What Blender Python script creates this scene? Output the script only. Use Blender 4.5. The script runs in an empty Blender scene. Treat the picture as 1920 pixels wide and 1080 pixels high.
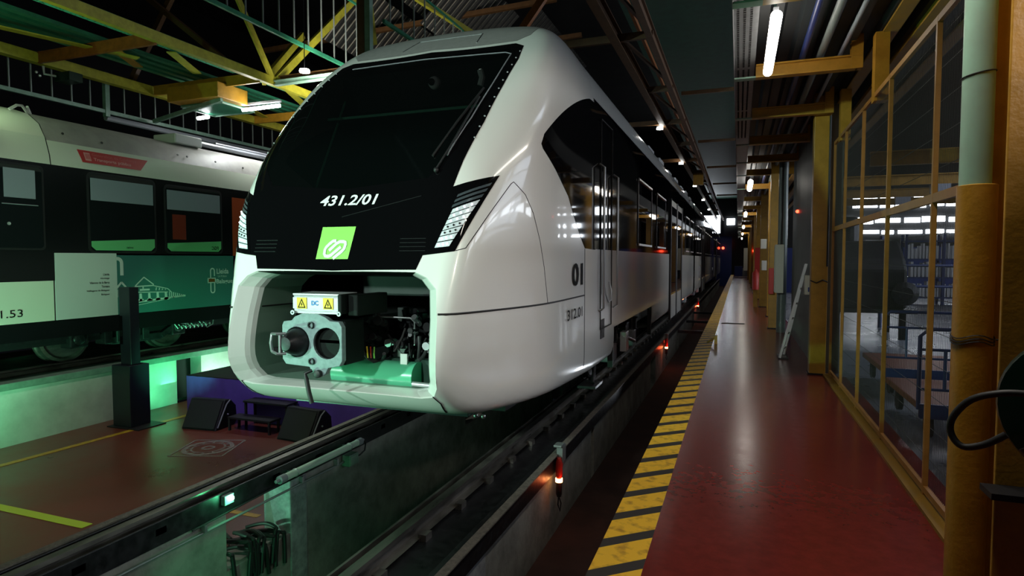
import bpy, bmesh, math, random
import numpy as np
from math import sin, cos, pi, radians, atan2, sqrt
from mathutils import Vector, Matrix
from mathutils.geometry import delaunay_2d_cdt
random.seed(7)
scene = bpy.context.scene
COL = scene.collection

# ---------------------------------------------------------------- camera
cam = bpy.data.cameras.new('camera'); camo = bpy.data.objects.new('camera', cam); COL.objects.link(camo)
scene.camera = camo
cam.sensor_width = 36.0; cam.lens = 1150.0 / 1920.0 * 36.0
cam.clip_start = 0.05; cam.clip_end = 400
camo.location = (0, 0, 1.5)
camo.rotation_euler = (radians(90 - 2.738), 0, radians(20.261))

# ---------------------------------------------------------------- world and exposure
w = bpy.data.worlds.new('world'); scene.world = w; w.use_nodes = True
w.node_tree.nodes['Background'].inputs[0].default_value = (0.35, 0.4, 0.5, 1)
w.node_tree.nodes['Background'].inputs[1].default_value = 0.006
scene.view_settings.view_transform = 'Standard'
scene.view_settings.look = 'None'
scene.view_settings.exposure = 0.0
scene.view_settings.gamma = 1.0
scene.view_settings.use_curve_mapping = False

# ---------------------------------------------------------------- lights
def aim(o, tgt):
    d = Vector(tgt) - o.location
    o.rotation_euler = d.to_track_quat('-Z', 'Y').to_euler()
def area(name, loc, tgt, sx, sy, power, col, spread=180):
    l = bpy.data.lights.new(name, 'AREA'); l.shape = 'RECTANGLE'; l.size = sx; l.size_y = sy
    l.energy = power; l.color = col; l.spread = radians(spread)
    o = bpy.data.objects.new(name, l); COL.objects.link(o); o.location = loc; aim(o, tgt); return o
def spot(name, loc, tgt, power, col, angle=60, blend=.5, r=.08):
    l = bpy.data.lights.new(name, 'SPOT'); l.energy = power; l.color = col; l.spot_size = radians(angle)
    l.spot_blend = blend; l.shadow_soft_size = r
    o = bpy.data.objects.new(name, l); COL.objects.link(o); o.location = loc; aim(o, tgt); return o
def point(name, loc, power, col, r=.05):
    l = bpy.data.lights.new(name, 'POINT'); l.energy = power; l.color = col; l.shadow_soft_size = r
    o = bpy.data.objects.new(name, l); COL.objects.link(o); o.location = loc; return o
GREEN = (0.12, 1.0, 0.42)
MINT = (0.55, 1.0, 0.75)
spot('key_light', (-7.6, -3.4, 3.0), (-3.4, 4.8, 1.9), 2300, (0.66, 1.0, 0.84), 36, .6, .16)
spot('front_light', (-3.4, -3.8, 3.3), (-2.9, 4.8, 2.0), 1500, (0.84, 1.0, 0.92), 34, .7, .14)
spot('warm_light', (2.2, 0.5, 3.1), (-1.7, 5.6, 1.9), 175, (1.0, 0.86, 0.74), 46, .8, .12)
spot('green_spot_nose', (-7.2, 0.8, -0.6), (-3.6, 4.4, 0.8), 700, (0.32, 1.0, 0.60), 50)
spot('green_spot_wall', (-8.6, 4.3, -0.5), (-9.7, 5.0, -0.6), 60, GREEN, 110, 1)
spot('green_spot_track', (-8.75, 8.95, -0.95), (-9.5, 9.35, -0.55), 75, (0.5, 1, 0.7), 130, .8)
spot('green_spot_corner', (-8.9, 7.5, -0.95), (-9.5, 8.0, -0.6), 26, GREEN, 120, 1)
spot('green_spot_livery', (-7.6, 2.8, -0.8), (-9.6, 5.0, 1.0), 460, (0.3, 1.0, 0.55), 70, .9)
spot('green_spot_gear', (-7.4, 6.6, -0.5), (-9.6, 8.2, 0.25), 150, GREEN, 62, .9)
area('green_undertrain', (-10.6, 8.0, -0.62), (-10.4, 8.0, 2.0), .3, 7.0, 46, GREEN)
spot('green_spot_pit', (-3.2, 2.6, -1.4), (-4.0, 5.0, -0.9), 22, GREEN, 100, 1)
spot('violet_spot', (-6.4, 4.6, 3.6), (-7.2, 7.7, -1.3), 170, (0.42, 0.3, 1.0), 34, 1)
area('roof_green_wash', (-9.5, 5.0, 3.9), (-10.5, 9.5, 6.0), 1.0, 1.0, 15, (0.7, 1.0, 0.6))
area('roof_green_wash_far', (-7.0, 9.5, 4.2), (-9.6, 15.5, 8.6), 1.0, 1.0, 105, (1.0, 0.98, 0.86), 90)
spot('floor_fill', (-6.6, 3.6, 5.6), (-7.4, 5.8, -1.1), 420, (1.0, 0.93, 0.82), 95, 1, .06)  # unseen spot added to brighten the red floor on the left
area('near_tube_light', (.23, 2.5, 3.25), (.23, 2.5, 0), .12, 1.4, 32, (1, .93, .82))
area('hall_fill', (8.2, 12.0, 4.6), (4.5, 11.0, 0.0), 5.0, 8.0, 420, (0.75, 0.85, 1.0))  # unseen area lamp added to brighten the hall floor and folders
spot('skirt_fill', (-.95, 9.9, -.55), (-1.62, 8.2, 0.35), 9, (0.85, 0.92, 1.0), 60, .9)  # added spot, stands in for daylight reflected onto the train skirt
spot('green_spot_pillar', (-3.3, 2.0, -1.2), (-1.8, 3.35, -.85), 26, (0.5, 1, 0.75), 50, .8)

# ---------------------------------------------------------------- materials
MATS = {}
def mat(name, col, rough=.5, metal=0., emit=None, es=0., noise=0., nscale=6., rvar=0., bump=0., bscale=40., coat=0., alpha=1., spec=.5, col2=None, stretch=(1,1,1)):
    if name in MATS: return MATS[name]
    m = bpy.data.materials.new(name); m.use_nodes = True; nt = m.node_tree; N = nt.nodes; L = nt.links
    b = N['Principled BSDF']
    b.inputs['Base Color'].default_value = (*col, 1); b.inputs['Roughness'].default_value = rough
    b.inputs['Metallic'].default_value = metal; b.inputs['Specular IOR Level'].default_value = spec
    if coat: b.inputs['Coat Weight'].default_value = coat; b.inputs['Coat Roughness'].default_value = .04
    if alpha < 1: b.inputs['Alpha'].default_value = alpha
    if emit: b.inputs['Emission Color'].default_value = (*emit, 1); b.inputs['Emission Strength'].default_value = es
    if noise or rvar or bump:
        tc = N.new('ShaderNodeTexCoord'); mp = N.new('ShaderNodeMapping'); mp.inputs['Scale'].default_value = stretch
        L.new(tc.outputs['Object'], mp.inputs[0])
        n1 = N.new('ShaderNodeTexNoise'); n1.inputs['Scale'].default_value = nscale; n1.inputs['Detail'].default_value = 6
        n1.inputs['Roughness'].default_value = .62
        L.new(mp.outputs[0], n1.inputs['Vector'])
        if noise:
            r = N.new('ShaderNodeValToRGB'); c2 = col2 or tuple(c * (1 - noise) for c in col)
            r.color_ramp.elements[0].position = .35; r.color_ramp.elements[0].color = (*c2, 1)
            r.color_ramp.elements[1].position = .65; r.color_ramp.elements[1].color = (*col, 1)
            L.new(n1.outputs[0], r.inputs[0]); L.new(r.outputs[0], b.inputs['Base Color'])
        if rvar:
            mr = N.new('ShaderNodeMapRange'); mr.inputs[1].default_value = .3; mr.inputs[2].default_value = .7
            mr.inputs[3].default_value = max(.02, rough - rvar); mr.inputs[4].default_value = min(1, rough + rvar)
            L.new(n1.outputs[0], mr.inputs[0]); L.new(mr.outputs[0], b.inputs['Roughness'])
        if bump:
            n2 = N.new('ShaderNodeTexNoise'); n2.inputs['Scale'].default_value = bscale; n2.inputs['Detail'].default_value = 4
            L.new(mp.outputs[0], n2.inputs['Vector'])
            bp = N.new('ShaderNodeBump'); bp.inputs['Strength'].default_value = bump; bp.inputs['Distance'].default_value = .01
            L.new(n2.outputs[0], bp.inputs['Height']); L.new(bp.outputs[0], b.inputs['Normal'])
    MATS[name] = m; return m
def smooth_path(pts, n=5):
    out = []; P = [Vector(p) for p in pts]; P = [P[0]] + P + [P[-1]]
    for i in range(1, len(P) - 2):
        for k in range(n):
            t = k / n; a, b, c, d = P[i - 1], P[i], P[i + 1], P[i + 2]
            out.append(.5 * ((2 * b) + (c - a) * t + (2 * a - 5 * b + 4 * c - d) * t * t + (3 * b - a - 3 * c + d) * t ** 3))
    return out + [P[-1]]
M = dict(
 white=mat('white paint', (.80, .80, .76), .22, coat=.6),
 roofgrey=mat('roof grey paint', (.30, .285, .28), .35, noise=.15, nscale=20),
 black=mat('gloss black', (.003, .003, .0035), .05, spec=.35),
 glass=mat('tinted glass', (.002, .003, .003), .03, alpha=.87, spec=.4),
 darkglass=mat('side glass', (.01, .012, .014), .02, spec=.7),
 seam=mat('seam rubber', (.01, .01, .01), .6),
 rubber=mat('black rubber', (.012, .012, .013), .55),
 dark=mat('dark plastic', (.016, .016, .018), .5, noise=.3, spec=.25),
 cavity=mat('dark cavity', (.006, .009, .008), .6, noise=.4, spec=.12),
 shade=mat('bay liner', (.20, .30, .24), .45),  # shade of the deep coupler bay return, put into the colour
 trainblack=mat('train black', (.006, .007, .008), .22, spec=.4),
 badge=mat('lime badge', (.30, .72, .12), .35, emit=None),
 sign=mat('white lettering', (.85, .85, .85), .4),
 ink=mat('black lettering', (.008, .008, .008), .7, spec=.1),
 led=mat('lamp reflector', (.8, .86, .92), .3, metal=.1, noise=.25, nscale=60),
 leddim=mat('lamp lens dim', (.12, .15, .17), .15, metal=.5),
 lamp=mat('lamp bead', (.9, .9, .95), .1, emit=(.8, .85, 1), es=2.2),
 steel=mat('bright steel', (.5, .51, .53), .38, metal=.9),
 dsteel=mat('dark steel', (.05, .05, .055), .4, metal=.7, noise=.4, nscale=15, rvar=.12),
 railsteel=mat('worn rail steel', (.30, .28, .25), .38, metal=.8, noise=.55, nscale=9, rvar=.15, stretch=(1, .25, 1)),
 coupler=mat('teal grey paint', (.24, .33, .34), .42, noise=.25, nscale=25, rvar=.1),
 alu=mat('aluminium', (.72, .72, .74), .32, metal=.6),
 yellowst=mat('warning yellow', (.85, .6, .04), .5),
 blueink=mat('blue lettering', (.03, .2, .6), .5),
 greentube=mat('green pipe', (.10, .48, .28), .25, coat=.4),
 yellow=mat('ochre paint', (.46, .235, .02), .42, noise=.25, nscale=7, rvar=.1, bump=.15, bscale=60),
 yellowdk=mat('ochre paint dull', (.30, .16, .015), .5, noise=.3, nscale=6, rvar=.1),
 ygreen=mat('yellow green paint', (.42, .38, .03), .5, noise=.3, nscale=8),
 orange=mat('orange brown paint', (.25, .075, .010), .5, noise=.35, nscale=8),
 brown=mat('brown girder paint', (.12, .055, .018), .5, noise=.35, nscale=6),
 green=mat('green paint', (.03, .22, .12), .45, noise=.3, nscale=10, bump=.3, bscale=90),
 fencep=mat('fence paint', (.36, .165, .035), .4, noise=.25, nscale=7),
 mintp=mat('pale green paint', (.20, .33, .26), .42, noise=.25, nscale=8, rvar=.1),
 greycol=mat('grey green paint', (.30, .52, .39), .42, noise=.3, nscale=5, col2=(.27, .40, .31), rvar=.08),
 bars=mat('galvanised bar', (.22, .25, .24), .5, metal=.4),
 concrete=mat('concrete', (.33, .33, .30), .8, noise=.45, nscale=3.5, bump=.35, bscale=30),
 whitewall=mat('whitewashed wall', (.60, .62, .56), .8, noise=.22, nscale=2.5, bump=.25, bscale=25),
 conc2=mat('pale concrete post', (.42, .44, .46), .75, noise=.5, nscale=8, bump=.3, bscale=40),
 redfloor=mat('red floor paint', (.20, .021, .015), .22, noise=.25, nscale=14, rvar=.03, bump=.05, bscale=2.2, spec=.5, col2=(.15, .018, .013)),
 redfloor2=mat('red brown floor paint', (.15, .034, .02), .34, noise=.3, nscale=.8, rvar=.08, bump=.08, bscale=3.0, col2=(.10, .032, .018)),
 lane=mat('worn red concrete', (.062, .034, .029), .85, spec=.2, noise=.5, nscale=3, rvar=.1),
 hallfloor=mat('hall floor', (.16, .17, .2), .34, noise=.3, nscale=2, rvar=.12, bump=.1, bscale=4),
 darkwall=mat('dark wall', (.010, .010, .011), .8, noise=.3, nscale=1),
 bluewall=mat('blue wall', (.02, .04, .2), .6),
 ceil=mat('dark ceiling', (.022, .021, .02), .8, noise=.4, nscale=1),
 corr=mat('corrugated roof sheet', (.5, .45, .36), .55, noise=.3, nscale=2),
 greensheet=mat('dark green sheet', (.006, .06, .035), .6, noise=.35, nscale=4),
 purple=mat('violet stage cloth', (.12, .065, .40), .75, noise=.2, nscale=4),
 bluemetal=mat('blue tube paint', (.015, .03, .12), .35),
 navy=mat('navy panel', (.012, .016, .024), .35, noise=.2),
 tube=mat('fluorescent tube', (1, 1, 1), .5, emit=(1, .94, .84), es=17),
 tubecool=mat('cool fluorescent tube', (1, 1, 1), .5, emit=(.95, 1, 1), es=22),
 downlight=mat('down light', (1, 1, 1), .5, emit=(1, .98, .92), es=30),
 daylight=mat('bright window', (1, 1, 1), .5, emit=(.86, .93, 1), es=12),
 redlamp=mat('red lamp glow', (1, .1, .05), .4, emit=(1, .05, .02), es=9),
 amberglow=mat('amber lamp glow', (1, .5, .2), .4, emit=(1, .42, .12), es=16),
 greenlamp=mat('green lamp glow', (.3, 1, .6), .4, emit=(.3, 1, .55), es=60),
 redp=mat('red plastic', (.5, .03, .02), .4),
 cream=mat('cream casing', (.55, .55, .47), .45),
 opal=mat('opal tube cover', (.52, .66, .55), .3),
 reelgreen=mat('dark green reel', (.003, .018, .010), .3),
 grey=mat('grey plastic', (.25, .26, .29), .4),
 teal=mat('teal livery', (.035, .15, .135), .3),
 livwhite=mat('pale livery', (.55, .58, .56), .3),
 cream_train=mat('cream train paint', (.66, .70, .58), .3),
 greyroof2=mat('grey roof paint', (.36, .35, .32), .5, noise=.2, nscale=4),
 redsign=mat('red sign', (.5, .015, .012), .4),
 pinkish=mat('pink lettering', (.75, .35, .32), .5),
 blind=mat('window blind', (.26, .28, .33), .4),
 greenfilm=mat('green window film', (.14, .5, .2), .4),
 lime=mat('lime floor tape', (.42, .58, .03), .5),
 yline=mat('yellow line paint', (.55, .33, .02), .45, noise=.35, nscale=12),
 chalk=mat('worn grey paint', (.22, .19, .16), .6, noise=.5, nscale=30),
 paper=mat('pale folders', (.6, .62, .66), .7),
 wire=mat('fence wire', (.035, .035, .033), .6),
 seatred=mat('orange interior', (.45, .06, .01), .5),
)

# hazard stripe paint: yellow with slanted dark bars, worn right edge
def hazard():
    m = bpy.data.materials.new('hazard stripe paint'); m.use_nodes = True; nt = m.node_tree; N = nt.nodes; L = nt.links
    b = N['Principled BSDF']; b.inputs['Roughness'].default_value = .55
    tc = N.new('ShaderNodeTexCoord'); sp = N.new('ShaderNodeSeparateXYZ'); L.new(tc.outputs['Object'], sp.inputs[0])
    mm = N.new('ShaderNodeMath'); mm.operation = 'MULTIPLY_ADD'; mm.inputs[1].default_value = -.86
    L.new(sp.outputs[0], mm.inputs[0]); L.new(sp.outputs[1], mm.inputs[2])
    dv = N.new('ShaderNodeMath'); dv.operation = 'MULTIPLY_ADD'; dv.inputs[1].default_value = 1 / .352; dv.inputs[2].default_value = .36
    L.new(mm.outputs[0], dv.inputs[0])
    fr = N.new('ShaderNodeMath'); fr.operation = 'FRACT'; L.new(dv.outputs[0], fr.inputs[0])
    gt = N.new('ShaderNodeMath'); gt.operation = 'GREATER_THAN'; gt.inputs[1].default_value = .70; L.new(fr.outputs[0], gt.inputs[0])
    ns = N.new('ShaderNodeTexNoise'); ns.inputs['Scale'].default_value = 14; ns.inputs['Detail'].default_value = 8; L.new(tc.outputs['Object'], ns.inputs['Vector'])
    rp = N.new('ShaderNodeValToRGB'); rp.color_ramp.elements[0].color = (.50, .24, .01, 1); rp.color_ramp.elements[1].color = (.95, .55, .02, 1)
    rp.color_ramp.elements[0].position = .3; rp.color_ramp.elements[1].position = .5
    L.new(ns.outputs[0], rp.inputs[0])
    mx = N.new('ShaderNodeMix'); mx.data_type = 'RGBA'; L.new(gt.outputs[0], mx.inputs[0]); L.new(rp.outputs[0], mx.inputs[6]); mx.inputs[7].default_value = (.028, .022, .018, 1)
    L.new(mx.outputs[2], b.inputs['Base Color']); return m
M['hazard'] = hazard()

# ---------------------------------------------------------------- builders
ORG = {}
class MB:
    def __init__(s): s.v = []; s.f = []; s.m = []; s.mi = 0
    def add(s, vs, fs):
        o = len(s.v); s.v += [tuple(map(float, p)) for p in vs]
        for f in fs: s.f.append([i + o for i in f]); s.m.append(s.mi)
        return s
    def box(s, x0, x1, y0, y1, z0, z1):
        vs = [(x, y, z) for z in (z0, z1) for y in (y0, y1) for x in (x0, x1)]
        return s.add(vs, [(0, 2, 3, 1), (4, 5, 7, 6), (0, 1, 5, 4), (2, 6, 7, 3), (0, 4, 6, 2), (1, 3, 7, 5)])
    def bar(s, p, q, wd, h, up=(0, 0, 1)):
        p = Vector(p); q = Vector(q); d = (q - p).normalized(); up = Vector(up)
        if abs(d.dot(up)) > .98: up = Vector((0, 1, 0))
        r = d.cross(up).normalized(); u = r.cross(d).normalized()
        c = [(-.5, -.5), (.5, -.5), (.5, .5), (-.5, .5)]
        vs = [p + r * a * wd + u * b * h for a, b in c] + [q + r * a * wd + u * b * h for a, b in c]
        return s.add(vs, [(3, 2, 1, 0), (4, 5, 6, 7), (0, 1, 5, 4), (1, 2, 6, 5), (2, 3, 7, 6), (3, 0, 4, 7)])
    def ibeam(s, p, q, wd, h, t=.02, up=(0, 0, 1)):
        p = Vector(p); q = Vector(q); d = (q - p).normalized(); U = Vector(up)
        if abs(d.dot(U)) > .98: U = Vector((0, 1, 0))
        r = d.cross(U).normalized(); u = r.cross(d).normalized()
        s.bar(p + u * (h / 2 - t / 2), q + u * (h / 2 - t / 2), wd, t, u); s.bar(p - u * (h / 2 - t / 2), q - u * (h / 2 - t / 2), wd, t, u)
        return s.bar(p, q, t, h - 2 * t + .002, u)
    def tube(s, pts, r, n=8, caps=True, closed=False):
        pts = [Vector(p) for p in pts]; m = len(pts); rings = []; prev = None
        for i, p in enumerate(pts):
            a = pts[(i - 1) % m] if (i > 0 or closed) else p; b = pts[(i + 1) % m] if (i < m - 1 or closed) else p
            d = (b - a).normalized()
            if prev is None:
                ref = Vector((0, 0, 1)) if abs(d.z) < .9 else Vector((0, 1, 0)); u = d.cross(ref).normalized()
            else:
                u = (prev - d * prev.dot(d)); u = u.normalized() if u.length > 1e-6 else d.orthogonal().normalized()
            prev = u; v = d.cross(u); rr = r[i] if isinstance(r, (list, tuple)) else r
            rings.append([p + (u * cos(2 * pi * k / n) + v * sin(2 * pi * k / n)) * rr for k in range(n)])
        vs = [q for R in rings for q in R]; fs = []
        for i in range(m if closed else m - 1):
            a = i * n; b = ((i + 1) % m) * n
            for k in range(n): fs.append((a + k, a + (k + 1) % n, b + (k + 1) % n, b + k))
        if caps and not closed: fs.append(tuple(range(n))[::-1]); fs.append(tuple((m - 1) * n + k for k in range(n)))
        return s.add(vs, fs)
    def lathe(s, c, axis, prof, n=24, cap=True):
        # prof: (distance along axis, radius)
        c = Vector(c); a = Vector(axis).normalized(); u = a.orthogonal().normalized(); v = a.cross(u); vs = []; fs = []
        for (t, r) in prof: vs += [c + a * t + (u * cos(2 * pi * k / n) + v * sin(2 * pi * k / n)) * r for k in range(n)]
        for i in range(len(prof) - 1):
            for k in range(n): fs.append((i * n + k, i * n + (k + 1) % n, (i + 1) * n + (k + 1) % n, (i + 1) * n + k))
        if cap:
            fs.append(tuple(range(n))[::-1]); fs.append(tuple((len(prof) - 1) * n + k for k in range(n)))
        return s.add(vs, fs)
    def prism(s, poly, o, u, v, t):
        # poly in (a,b) along u,v from o, thickened by vector t
        o = Vector(o); u = Vector(u); v = Vector(v); t = Vector(t); n = len(poly)
        vs = [o + u * a + v * b for a, b in poly]; vs += [p + t for p in vs]
        return s.add(vs, [tuple(range(n))[::-1], tuple(range(n, 2 * n))] + [(i, (i + 1) % n, (i + 1) % n + n, i + n) for i in range(n)])
    def sphere(s, c, r, n=10, sc=(1, 1, 1)):
        c = Vector(c); vs = []; fs = []; R = n // 2 + 1
        for i in range(R + 1):
            th = pi * i / R
            for k in range(n): vs.append(c + Vector((r * sc[0] * sin(th) * cos(2 * pi * k / n), r * sc[1] * sin(th) * sin(2 * pi * k / n), r * sc[2] * cos(th))))
        for i in range(R):
            for k in range(n): fs.append((i * n + k, (i + 1) * n + k, (i + 1) * n + (k + 1) % n, i * n + (k + 1) % n))
        return s.add(vs, fs)
    def sheet(s, poly, y0, y1, closed=False):
        # extrude (x,z) polyline along y
        n = len(poly); vs = [(x, y0, z) for x, z in poly] + [(x, y1, z) for x, z in poly]
        return s.add(vs, [(i, (i + 1) % n, (i + 1) % n + n, i + n) for i in range(n if closed else n - 1)])
    def build(s, name, mats, parent=None, smooth=False, bevel=0., loc=None, recalc=True, normals=None):
        me = bpy.data.meshes.new(name)
        if parent is not None:
            root = parent
            while root.parent: root = root.parent
            org = Vector(ORG.get(root.name, (0, 0, 0)))
        else:
            if loc is None:
                a = np.array(s.v); loc = ((a[:, 0].min() + a[:, 0].max()) / 2, (a[:, 1].min() + a[:, 1].max()) / 2, a[:, 2].min())
            org = Vector(loc)
        me.from_pydata([tuple(Vector(p) - org) for p in s.v], [], s.f)
        if not isinstance(mats, (list, tuple)): mats = [mats]
        for m in mats: me.materials.append(m if not isinstance(m, str) else M[m])
        for i, p in enumerate(me.polygons): p.material_index = min(s.m[i], len(mats) - 1)
        if recalc:
            bm = bmesh.new(); bm.from_mesh(me); bmesh.ops.remove_doubles(bm, verts=bm.verts, dist=1e-6)
            bmesh.ops.recalc_face_normals(bm, faces=bm.faces); bm.to_mesh(me); bm.free()
        if smooth:
            for p in me.polygons: p.use_smooth = True
            if smooth != 'all': me.set_sharp_from_angle(angle=radians(40))
        if normals is not None: me.normals_split_custom_set_from_vertices([tuple(n) for n in normals])
        o = bpy.data.objects.new(name, me); COL.objects.link(o)
        if parent is not None: o.parent = parent
        else: o.location = org; ORG[o.name] = tuple(org)
        if bevel:
            b = o.modifiers.new('bevel', 'BEVEL'); b.width = bevel; b.segments = 2; b.limit_method = 'ANGLE'
        return o
def tag(o, label, cat, group=None, kind=None):
    if kind: o['kind'] = kind
    if label: o['label'] = label
    if cat: o['category'] = cat
    if group: o['group'] = group
    return o
def thing(name, loc, label, cat, group=None):
    o = bpy.data.objects.new(name, None); COL.objects.link(o); o.location = loc; o.empty_display_size = .2
    ORG[o.name] = tuple(loc); return tag(o, label, cat, group)
def struct(o): o['kind'] = 'structure'; return o
def copy_tree(o, loc=None, parent=None, label=None):
    c = o.copy(); COL.objects.link(c)
    if parent is not None: c.parent = parent
    if loc is not None: c.location = loc
    if label: c['label'] = label
    for ch in list(o.children): copy_tree(ch, None, c)
    return c
ORD = ['first', 'second', 'third', 'fourth', 'fifth', 'sixth', 'seventh', 'eighth', 'ninth', 'tenth', 'eleventh', 'twelfth', 'thirteenth', 'fourteenth', 'fifteenth', 'sixteenth', 'seventeenth', 'eighteenth', 'nineteenth', 'twentieth']
def text2d(body, w, h, shear=0., bold=0., align='LEFT'):
    """flat triangulated lettering scaled into a w x h box, as (verts2d, faces)"""
    c = bpy.data.curves.new('t', 'FONT'); c.body = body; c.shear = shear; c.offset = bold; c.align_x = align; c.resolution_u = 3
    o = bpy.data.objects.new('t', c); COL.objects.link(o)
    dg = bpy.context.evaluated_depsgraph_get(); me = bpy.data.meshes.new_from_object(o.evaluated_get(dg))
    vs = np.array([v.co[:2] for v in me.vertices]); fs = [tuple(p.vertices) for p in me.polygons]
    bpy.data.objects.remove(o); bpy.data.curves.remove(c); bpy.data.meshes.remove(me)
    lo = vs.min(0); hi = vs.max(0); vs = (vs - lo) / (hi - lo) * np.array([w, h])
    return vs, fs
def text_on(mb, body, o, u, v, w, h, **k):
    vs, fs = text2d(body, w, h, **k); o = Vector(o); u = Vector(u); v = Vector(v)
    mb.add([o + u * a + v * b for a, b in vs], fs); return mb
# ================================================================ setting
b = MB(); b.box(-.41, 1.12, -3, 62, -.12, 0); b.box(1.12, 1.3, -3, 8.7, -.12, 0)
struct(b.build('floor', 'redfloor'))
b = MB(); b.box(-.655, -.41, -3, 62, -1.1, 0.0); struct(b.build('trim_1', ['lane']))
b = MB(); b.box(-9.45, -4.24, -3, 45, -1.2, -1.1); struct(b.build('floor', 'redfloor2'))
b = MB(); b.box(-1.6, -.655, -3, 62, -1.2, -1.1); struct(b.build('floor', 'lane'))
b = MB(); b.box(-3.95, -1.98, -3, 62, -1.95, -1.85); struct(b.build('floor', 'concrete'))
b = MB(); b.box(1.3, 16, -2, 30, -.12, -.02); b.box(1.12, 1.3, 8.7, 30, -.12, -.02); struct(b.build('floor', 'hallfloor'))
b = MB(); b.box(-14, -9.95, -3, 45, -1.2, -.42); struct(b.build('floor', 'concrete'))
# pit walls under the rails
b = MB()
for y0, y1 in ((-3, 3.86), (4.62, 8.6), (9.4, 13.4), (14.2, 18.2), (19, 62)):
    b.box(-4.24, -3.95, y0, y1, -1.9, -.56)
b.box(-4.24, -3.95, 3.86, 4.62, -1.9, -1.1); b.box(-4.24, -3.95, 8.6, 9.4, -1.9, -1.1)
struct(b.build('wall_pit_left', 'concrete', bevel=.008))
b = MB()
for y0, y1 in ((-3, 2.45), (3.95, 7.35), (7.5, 12.8), (13.6, 18.5), (19.2, 25), (26, 62)):
    b.box(-1.98, -1.67, y0, y1, -1.9, -.56)
b.box(-1.98, -1.67, 2.45, 3.55, -1.9, -1.1)
struct(b.build('wall_pit_right', 'concrete', bevel=.008))
b = MB()
for y0, y1 in ((-3, 8.18), (8.72, 30)): b.box(-9.72, -9.45, y0, y1, -1.1, -.32)
struct(b.build('wall_left', 'whitewall'))
b = MB(); b.box(-9.95, -9.73, -3, 30, -1.1, -.32); struct(b.build('wall_left', 'darkwall'))
b = MB(); b.box(-9.80, -9.42, -3, 8.2, -.32, -.22); b.box(-9.80, -9.42, 8.2, 30, -.32, -.22); struct(b.build('trim_2', 'mintp', bevel=.01))
# concrete posts inside the walls
b = MB(); b.box(-4.26, -3.94, 4.62, 4.86, -1.85, -.565)
tag(b.build('concrete_pillar', 'conc2', bevel=.012), 'pale concrete pillar at the opening under the near rail beam', 'pillar', None)
b = MB(); b.box(-1.99, -1.655, 3.55, 3.95, -1.1, -.562)
tag(b.build('concrete_pillar', 'conc2', bevel=.012), 'concrete pillar lit green on one side, under the right rail beam', 'pillar', None)
# building shell
b = MB(); b.box(-26, 18, 62, 62.3, -2, 14); struct(b.build('wall_back', 'darkwall'))
b = MB(); b.box(-26.3, -26, -6, 62, -2, 14); struct(b.build('wall_far_left', 'darkwall'))
b = MB(); b.box(-26, 18, -6.3, -6, -2, 14); struct(b.build('wall_front', 'darkwall'))
b = MB(); b.box(-26, 18, -6, 62, 14, 14.2); struct(b.build('ceiling', 'ceil'))
b = MB(); b.box(16, 16.3, -6, 30, -1.2, 14); struct(b.build('wall_right', 'darkwall'))
b = MB(); b.box(1.3, 16, 30, 30.3, -.1, 1.98); struct(b.build('wall_hall', 'bluewall'))
b = MB(); b.box(1.3, 16, 30, 30.3, 1.98, 14); struct(b.build('wall_hall', 'darkwall'))
# grey wall beside the walkway
b = MB(); b.box(1.0, 1.25, 8.95, 13.4, 0, 3.6)
struct(b.build('wall_walkway', mat('grey wall paint', (.13, .14, .13), .5, noise=.3, nscale=2)))
# lit window strips at the far side of the hall
R = random.Random(5); n = 0
for (z0, z1, segs) in ((3.62, 4.10, 9), (2.98, 3.26, 8), (2.52, 2.72, 9)):
    x = 2.7
    while x < 11:
        wd = R.uniform(.35, .95)
        if R.random() > .16:
            n += 1; b = MB()
            b.box(x, x + wd, 29.9, 29.98, z0 + R.uniform(0, .06), z1 - R.uniform(0, .06))
            struct(b.build('window_%d' % n, 'daylight'))
        x += wd + R.uniform(.06, .16)
for k in range(6):
    n += 1; b = MB(); b.box(15.9, 15.98, 4 + k * 4, 7 + k * 4, 3.2, 4.0); struct(b.build('window_%d' % n, 'daylight'))
# doorway light and blue door at the end of the walkway
b = MB(); b.box(-3.4, -.62, 61.3, 61.6, -1.1, 3.6); struct(b.build('door_1', 'bluewall'))
# steep corrugated roof slopes, lit from below
def slope(xc, zc, y0, y1, L0, L1, k):
    b = MB(); d = Vector((.72, 0, .69)); n_ = Vector((-.69, 0, .72)); c = Vector((xc, 0, zc)); y = y0
    pts = []
    while y < y1:
        pts += [(y, 0), (y + .10, 0), (y + .13, .06), (y + .23, .06), (y + .26, 0)]; y += .27
    vs = [c + d * L0 + n_ * h + Vector((0, yy, 0)) for yy, h in pts] + [c + d * L1 + n_ * h + Vector((0, yy, 0)) for yy, h in pts]
    m_ = len(pts)
    for i in range(m_ - 1): b.mi = 0 if i % 5 in (1, 2) else 1; b.add([vs[i], vs[i + 1], vs[m_ + i + 1], vs[m_ + i]], [(0, 1, 2, 3)])  # rib light and valley shade are put into the two colours
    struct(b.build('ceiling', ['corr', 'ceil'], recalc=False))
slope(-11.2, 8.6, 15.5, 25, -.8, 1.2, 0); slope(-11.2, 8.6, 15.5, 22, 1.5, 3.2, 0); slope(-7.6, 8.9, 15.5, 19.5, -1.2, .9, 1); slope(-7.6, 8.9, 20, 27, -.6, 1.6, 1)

# deck over the walkway (corrugated) and its edge
b = MB(); pts = []; x = .12
while x < 1.95: pts += [(x, 3.62), (x + .1, 3.62), (x + .13, 3.56), (x + .2, 3.56)]; x += .23
b.sheet(pts, -1, 60); struct(b.build('ceiling', mat('deck sheet', (.022, .027, .03), .5, metal=.3), recalc=False))
b = MB(); b.box(-2.6, -.12, 6.5, 62, 7.2, 7.26); struct(b.build('ceiling', 'greensheet'))

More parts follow.
